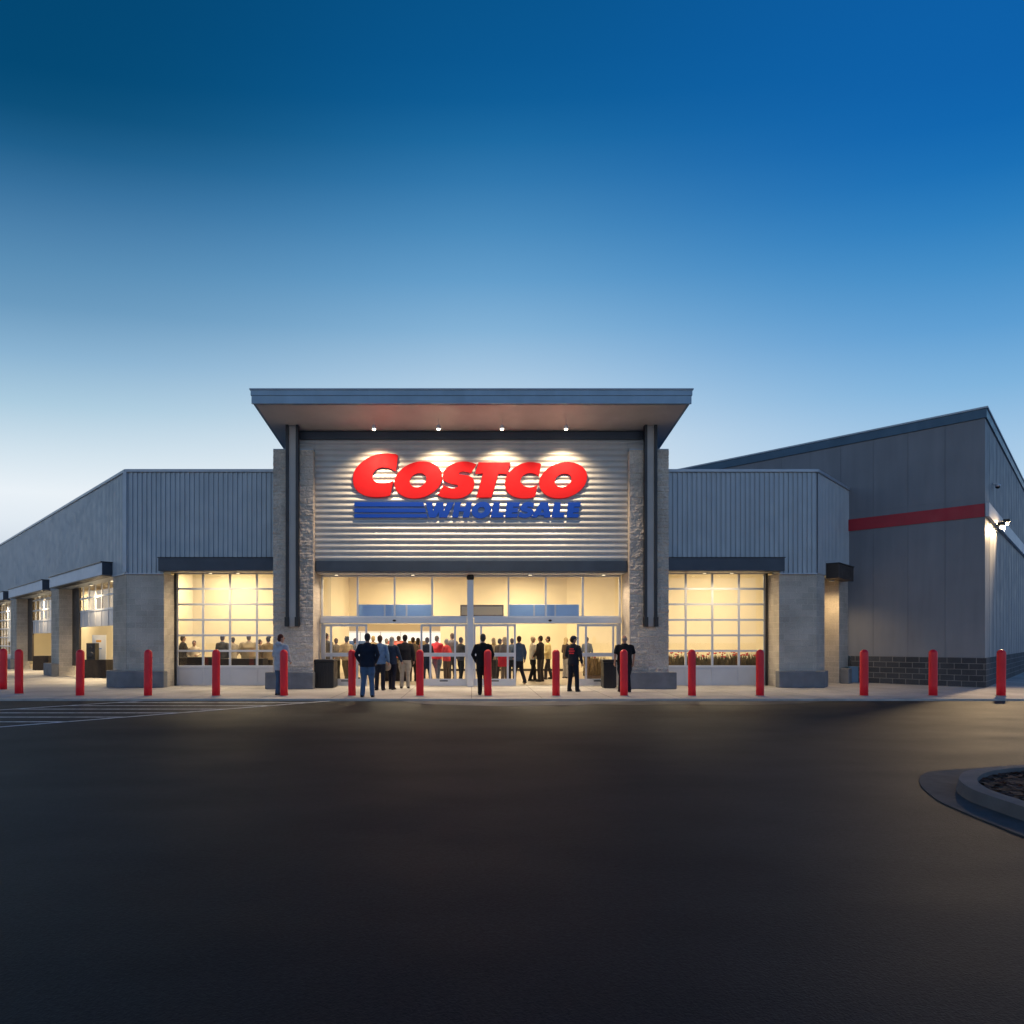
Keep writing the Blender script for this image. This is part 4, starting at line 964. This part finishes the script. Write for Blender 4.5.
# crowd behind the left doors
cr = [(326.5, 23.8, 1.80, 190, (.06, .055, .05), BK, BR, 'man in dark grey coat at the far left of the left sliding door', 'short', 1.1),
 (336, 24.8, 1.72, 160, (.13, .11, .09), (.03, .03, .03), (.1, .06, .03), 'person in grey brown coat behind the left sliding door', 'short', 1.15),
 (346.5, 24.2, 1.72, 200, (.3, .23, .14), (.12, .09, .05), (.02, .015, .01), 'person with big dark curly hair behind the left sliding door', 'curly', .95),
 (355.5, 25.8, 1.70, 170, (.08, .10, .15), (.06, .05, .04), BR, 'person in slate top partly behind the first bollard by the doors', 'short', .9),
 (373, 26.4, 1.74, 180, (.20, .15, .09), (.05, .045, .04), BLN, 'sandy haired person in brown top between the two men in the left doorway', 'short', 1.),
 (386.5, 27.5, 1.74, 185, (.35, .36, .38), (.3, .28, .24), GR, 'person in pale grey top deep inside the left doorway', 'short', 1.),
 (398.5, 27.0, 1.72, 175, (.4, .09, .08), (.1, .08, .06), BR, 'person in faded red top deep inside the left doorway', 'short', 1.),
 (413, 24.4, 1.76, 200, (.10, .07, .045), (.03, .025, .02), BR, 'man in brown jacket right behind the khaki trousers man', 'short', 1.),
 (418, 25.2, 1.68, 190, (.12, .03, .03), BK, (.02, .015, .012), 'dark haired woman in maroon top at the right edge of the left doorway', 'long', .95),
 (427, 23.6, 1.72, 185, NV, (.02, .03, .06), BR, 'man in navy clothes behind the right panel of the left doors', 'short', 1.05),
 (437, 25.0, 1.73, 170, (.62, .03, .05), (.10, .14, .22), (.12, .09, .06), 'person in bright red shirt and blue jeans inside the left doors', 'short', 1.15),
 (446.5, 24.3, 1.72, 215, (.65, .04, .05), (.12, .08, .06), (.35, .33, .32), 'grey haired person in red jacket and brown trousers inside', 'short', 1.2),
 (452, 26.0, 1.82, 190, (.10, .10, .12), (.05, .05, .06), (.10, .06, .03), 'tall brown haired man in charcoal top behind the red jacket', 'short', 1.),
 (461, 23.9, 1.76, 175, (.03, .03, .035), BK, BR, 'man in black beside the centre post inside the left doors', 'short', 1.),
 (493.5, 25.2, 1.68, 190, (.20, .16, .11), (.05, .045, .04), (.28, .20, .10), 'light brown haired woman in tan top inside beside the suited man', 'long', 1.),
 (500, 24.2, 1.68, 170, (.05, .045, .045), (.06, .05, .045), BR, 'person in dark brown top left of the blonde woman inside', 'short', 1.),
 (504.5, 23.5, 1.68, 195, (.12, .11, .11), (.20, .16, .11), BLN, 'blonde woman in grey top carrying a red bag behind the right sliding door', 'long', .95),
 (512, 25.4, 1.74, 165, (.07, .10, .16), DK, BR, 'person in steel blue top at the edge of the right sliding door', 'short', 1.),
 (183, 24.9, 1.72, 170, (.02, .018, .018), BK, BR, 'dark clothed man farthest left behind the left garage door', 'short', 1.2),
 (194, 24.9, 1.63, 20, (.40, .34, .26), (.05, .04, .04), (.03, .015, .01), 'woman with dark hair and cream top facing out behind the left garage door', 'bun', 1.),
 (222.5, 24.5, 1.79, 185, (.045, .045, .05), BK, BR, 'man in charcoal jacket seen from behind through the left garage door', 'short', 1.3),
 (233, 25.8, 1.74, 170, (.25, .22, .18), (.05, .04, .03), (.04, .03, .02), 'person in beige top right of the charcoal jacket through the left garage door', 'short', 1.),
 (249, 24.6, 1.78, 178, (.20, .165, .11), (.03, .025, .02), (.14, .10, .06), 'broad man in olive beige coat through the left garage door', 'short', 1.4),
 (260, 26., 1.70, 190, (.10, .08, .06), BK, BR, 'person in dark brown top right of the olive beige coat', 'short', 1.),
 (268, 24.3, 1.68, 200, (.16, .12, .07), (.05, .04, .03), (.02, .015, .01), 'person in tan coat behind the left garage door, nearest the tower', 'curly', 1.1)]
AK = ['down', 'front', 'hold', 'pocket']
for i, (px, Y, H, fc, tp, bt, hr, lb, stl, w) in enumerate(cr):
    tp = tuple(min(.7, c * 1.5 + .01) for c in tp); H += (.05, -.06, .0, -.03, .03, -.08)[i % 6]; fc += (-25, 30, 10, -40, 15)[i % 5]; w *= (1., .9, 1.1, .95)[i % 4]
    person(px, Y, H, fc, tp, bt, hr, lb, (AK[i % 4], AK[(i * 3 + 1) % 4]), ('stand', 'step', 'cross', 'wide')[i % 4], w, stl, vox=.024, yaw=(i * 37 % 50) - 25)
# bags
x = PX(387, 20.3); t = thing('shoulder_bag', 'beige handbag held by the fair haired woman', 'bag', (x, 20.3, .62))
b = MB(); b.ell((0, 0, .14), (.14, .07, .16)); remesh(b, 'bag_body', cmat('bag_leather', (.42, .33, .24)), t, .016, 1)
MB().tube([(-.08, 0, .25), (-.05, 0, .38), (.05, 0, .38), (.08, 0, .25)], .01, 6).build('strap', cmat('bag_leather', (.3, .22, .15)), t, local=True)
x = PX(503.5, 23.2); t = thing('red_bag', 'red shopping bag carried by the blonde woman', 'bag', (x, 23.2, .62))
MB().box(-.2, .2, -.06, .06, 0, .38).build('bag_body', cmat('bag_cloth', (.65, .03, .04)), t, .03, True)
for s in (-1, 1): MB().tube([(-.1, .04 * s, .37), (-.07, .04 * s, .5), (.07, .04 * s, .5), (.1, .04 * s, .37)], .008, 6).build('handle', cmat('bag_cloth', (.65, .03, .04)), t, local=True)

# ------------------------------------------------------------------ sky
W = bpy.data.worlds.new('World'); SC.world = W; W.use_nodes = True
nt = W.node_tree; bg = nt.nodes['Background']
def lin(c): return tuple(((v / 255) / 12.92 if v / 255 <= .04045 else ((v / 255 + .055) / 1.055) ** 2.4) for v in c)
tc = N(nt, 'ShaderNodeTexCoord'); sx = N(nt, 'ShaderNodeSeparateXYZ'); nt.links.new(tc.outputs['Generated'], sx.inputs[0])
def mth(op, a, b=None, val=None):
    n = N(nt, 'ShaderNodeMath', operation=op); nt.links.new(a, n.inputs[0])
    if b is not None: nt.links.new(b, n.inputs[1])
    if val is not None: n.inputs[1].default_value = val
    return n.outputs[0]
z2 = mth('MULTIPLY', sx.outputs['Z'], sx.outputs['Z']); y2 = mth('MULTIPLY', sx.outputs['Y'], sx.outputs['Y'])
xk = mth('MULTIPLY', mth('MULTIPLY', sx.outputs['X'], sx.outputs['X']), val=.35)
vv = mth('DIVIDE', sx.outputs['Z'], mth('SQRT', mth('ADD', mth('ADD', z2, y2), xk)))
def ramp(stops):
    r = N(nt, 'ShaderNodeValToRGB'); cr_ = r.color_ramp; cr_.interpolation = 'LINEAR'
    stops = sorted(stops); cr_.elements[0].position = stops[0][0]; cr_.elements[0].color = (*lin(stops[0][1]), 1)
    cr_.elements[1].position = stops[-1][0]; cr_.elements[1].color = (*lin(stops[-1][1]), 1)
    for p, c in stops[1:-1]: e = cr_.elements.new(p); e.color = (*lin(c), 1)
    nt.links.new(vv, r.inputs[0]); return r
K_ = .35
def vstops(px, rows, top):
    q = ((px - CX) / F) ** 2; out = [(1.0, top)]
    for y, c in rows:
        t = (640 - y) / F; out.append((t / math.sqrt(t * t + 1 + K_ * q), c))
    return out + [(0.0, rows[-1][1])]
rl = ramp(vstops(0, [(0, (3, 70, 113)), (60, (4, 72, 115)), (100, (12, 79, 122)), (140, (30, 94, 139)), (180, (54, 112, 157)), (220, (74, 128, 171)), (260, (90, 142, 182)), (300, (106, 154, 191)), (350, (138, 179, 210)), (400, (172, 204, 224)), (450, (210, 227, 238)), (490, (234, 242, 248)), (520, (226, 235, 243)), (560, (206, 217, 229))], (2, 50, 90)))
rc = ramp(vstops(471, [(0, (8, 84, 140)), (60, (10, 88, 146)), (100, (15, 94, 152)), (140, (30, 107, 163)), (180, (50, 121, 175)), (230, (75, 140, 190)), (280, (101, 159, 204)), (330, (134, 180, 216)), (385, (176, 205, 229)), (440, (214, 228, 239)), (500, (234, 240, 245)), (560, (215, 224, 236))], (4, 58, 108)))
rr_ = ramp(vstops(1024, [(0, (13, 95, 167)), (60, (14, 97, 170)), (110, (16, 102, 175)), (160, (26, 112, 182)), (210, (44, 126, 191)), (260, (66, 141, 200)), (320, (93, 158, 211)), (380, (126, 179, 221)), (440, (162, 199, 230)), (500, (188, 214, 235)), (560, (204, 220, 236))], (6, 64, 122)))
# azimuth factor = x / sqrt(x^2+y^2)
m1 = N(nt, 'ShaderNodeMath', operation='MULTIPLY'); nt.links.new(sx.outputs['X'], m1.inputs[0]); nt.links.new(sx.outputs['X'], m1.inputs[1])
m2 = N(nt, 'ShaderNodeMath', operation='MULTIPLY'); nt.links.new(sx.outputs['Y'], m2.inputs[0]); nt.links.new(sx.outputs['Y'], m2.inputs[1])
m3 = N(nt, 'ShaderNodeMath', operation='ADD'); nt.links.new(m1.outputs[0], m3.inputs[0]); nt.links.new(m2.outputs[0], m3.inputs[1])
m4 = N(nt, 'ShaderNodeMath', operation='SQRT'); nt.links.new(m3.outputs[0], m4.inputs[0])
m5 = N(nt, 'ShaderNodeMath', operation='DIVIDE'); nt.links.new(sx.outputs['X'], m5.inputs[0]); nt.links.new(m4.outputs[0], m5.inputs[1])
def mrange(a, b, src, lo=0, hi=1):
    n = N(nt, 'ShaderNodeMapRange'); n.inputs['From Min'].default_value = a; n.inputs['From Max'].default_value = b
    n.inputs['To Min'].default_value = lo; n.inputs['To Max'].default_value = hi; n.interpolation_type = 'SMOOTHSTEP'; nt.links.new(src, n.inputs['Value']); return n.outputs['Result']
fl_ = mrange(-.64, .1, m5.outputs[0]); fr_ = mrange(-.05, .70, m5.outputs[0])
x1 = N(nt, 'ShaderNodeMix', data_type='RGBA'); nt.links.new(fl_, x1.inputs['Factor']); nt.links.new(rl.outputs[0], x1.inputs['A']); nt.links.new(rc.outputs[0], x1.inputs['B'])
x2 = N(nt, 'ShaderNodeMix', data_type='RGBA'); nt.links.new(fr_, x2.inputs['Factor']); nt.links.new(x1.outputs['Result'], x2.inputs['A']); nt.links.new(rr_.outputs[0], x2.inputs['B'])
# the side of the sky away from the afterglow is darker
dk = mrange(.3, -.4, sx.outputs['Y'])
x4 = N(nt, 'ShaderNodeMix', data_type='RGBA'); x4.inputs['A'].default_value = (1, 1, 1, 1); x4.inputs['B'].default_value = (.92, .95, 1.04, 1)
nt.links.new(dk, x4.inputs['Factor'])
x3 = mul(nt, x2.outputs['Result'], x4.outputs['Result'])
nt.links.new(x3, bg.inputs['Color']); bg.inputs['Strength'].default_value = 1.0

# ------------------------------------------------------------------ camera
cam = bpy.data.cameras.new('camera'); co = bpy.data.objects.new('camera', cam); COL.objects.link(co)
co.location = (0, 0, EYE); co.rotation_euler = (R(90), 0, 0)
cam.lens = F * 36 / 1024; cam.sensor_width = 36; cam.shift_x = (512 - CX) / 1024; cam.shift_y = (640 - 512) / 1024; cam.clip_end = 3000; cam.clip_start = .05
SC.camera = co
SC.view_settings.view_transform = 'Standard'; SC.view_settings.look = 'None'; SC.view_settings.gamma = 1; SC.view_settings.exposure = 0
SC.cycles.use_denoising = True; SC.cycles.max_bounces = 8; SC.cycles.transparent_max_bounces = 12
SC.cycles.sample_clamp_indirect = 6
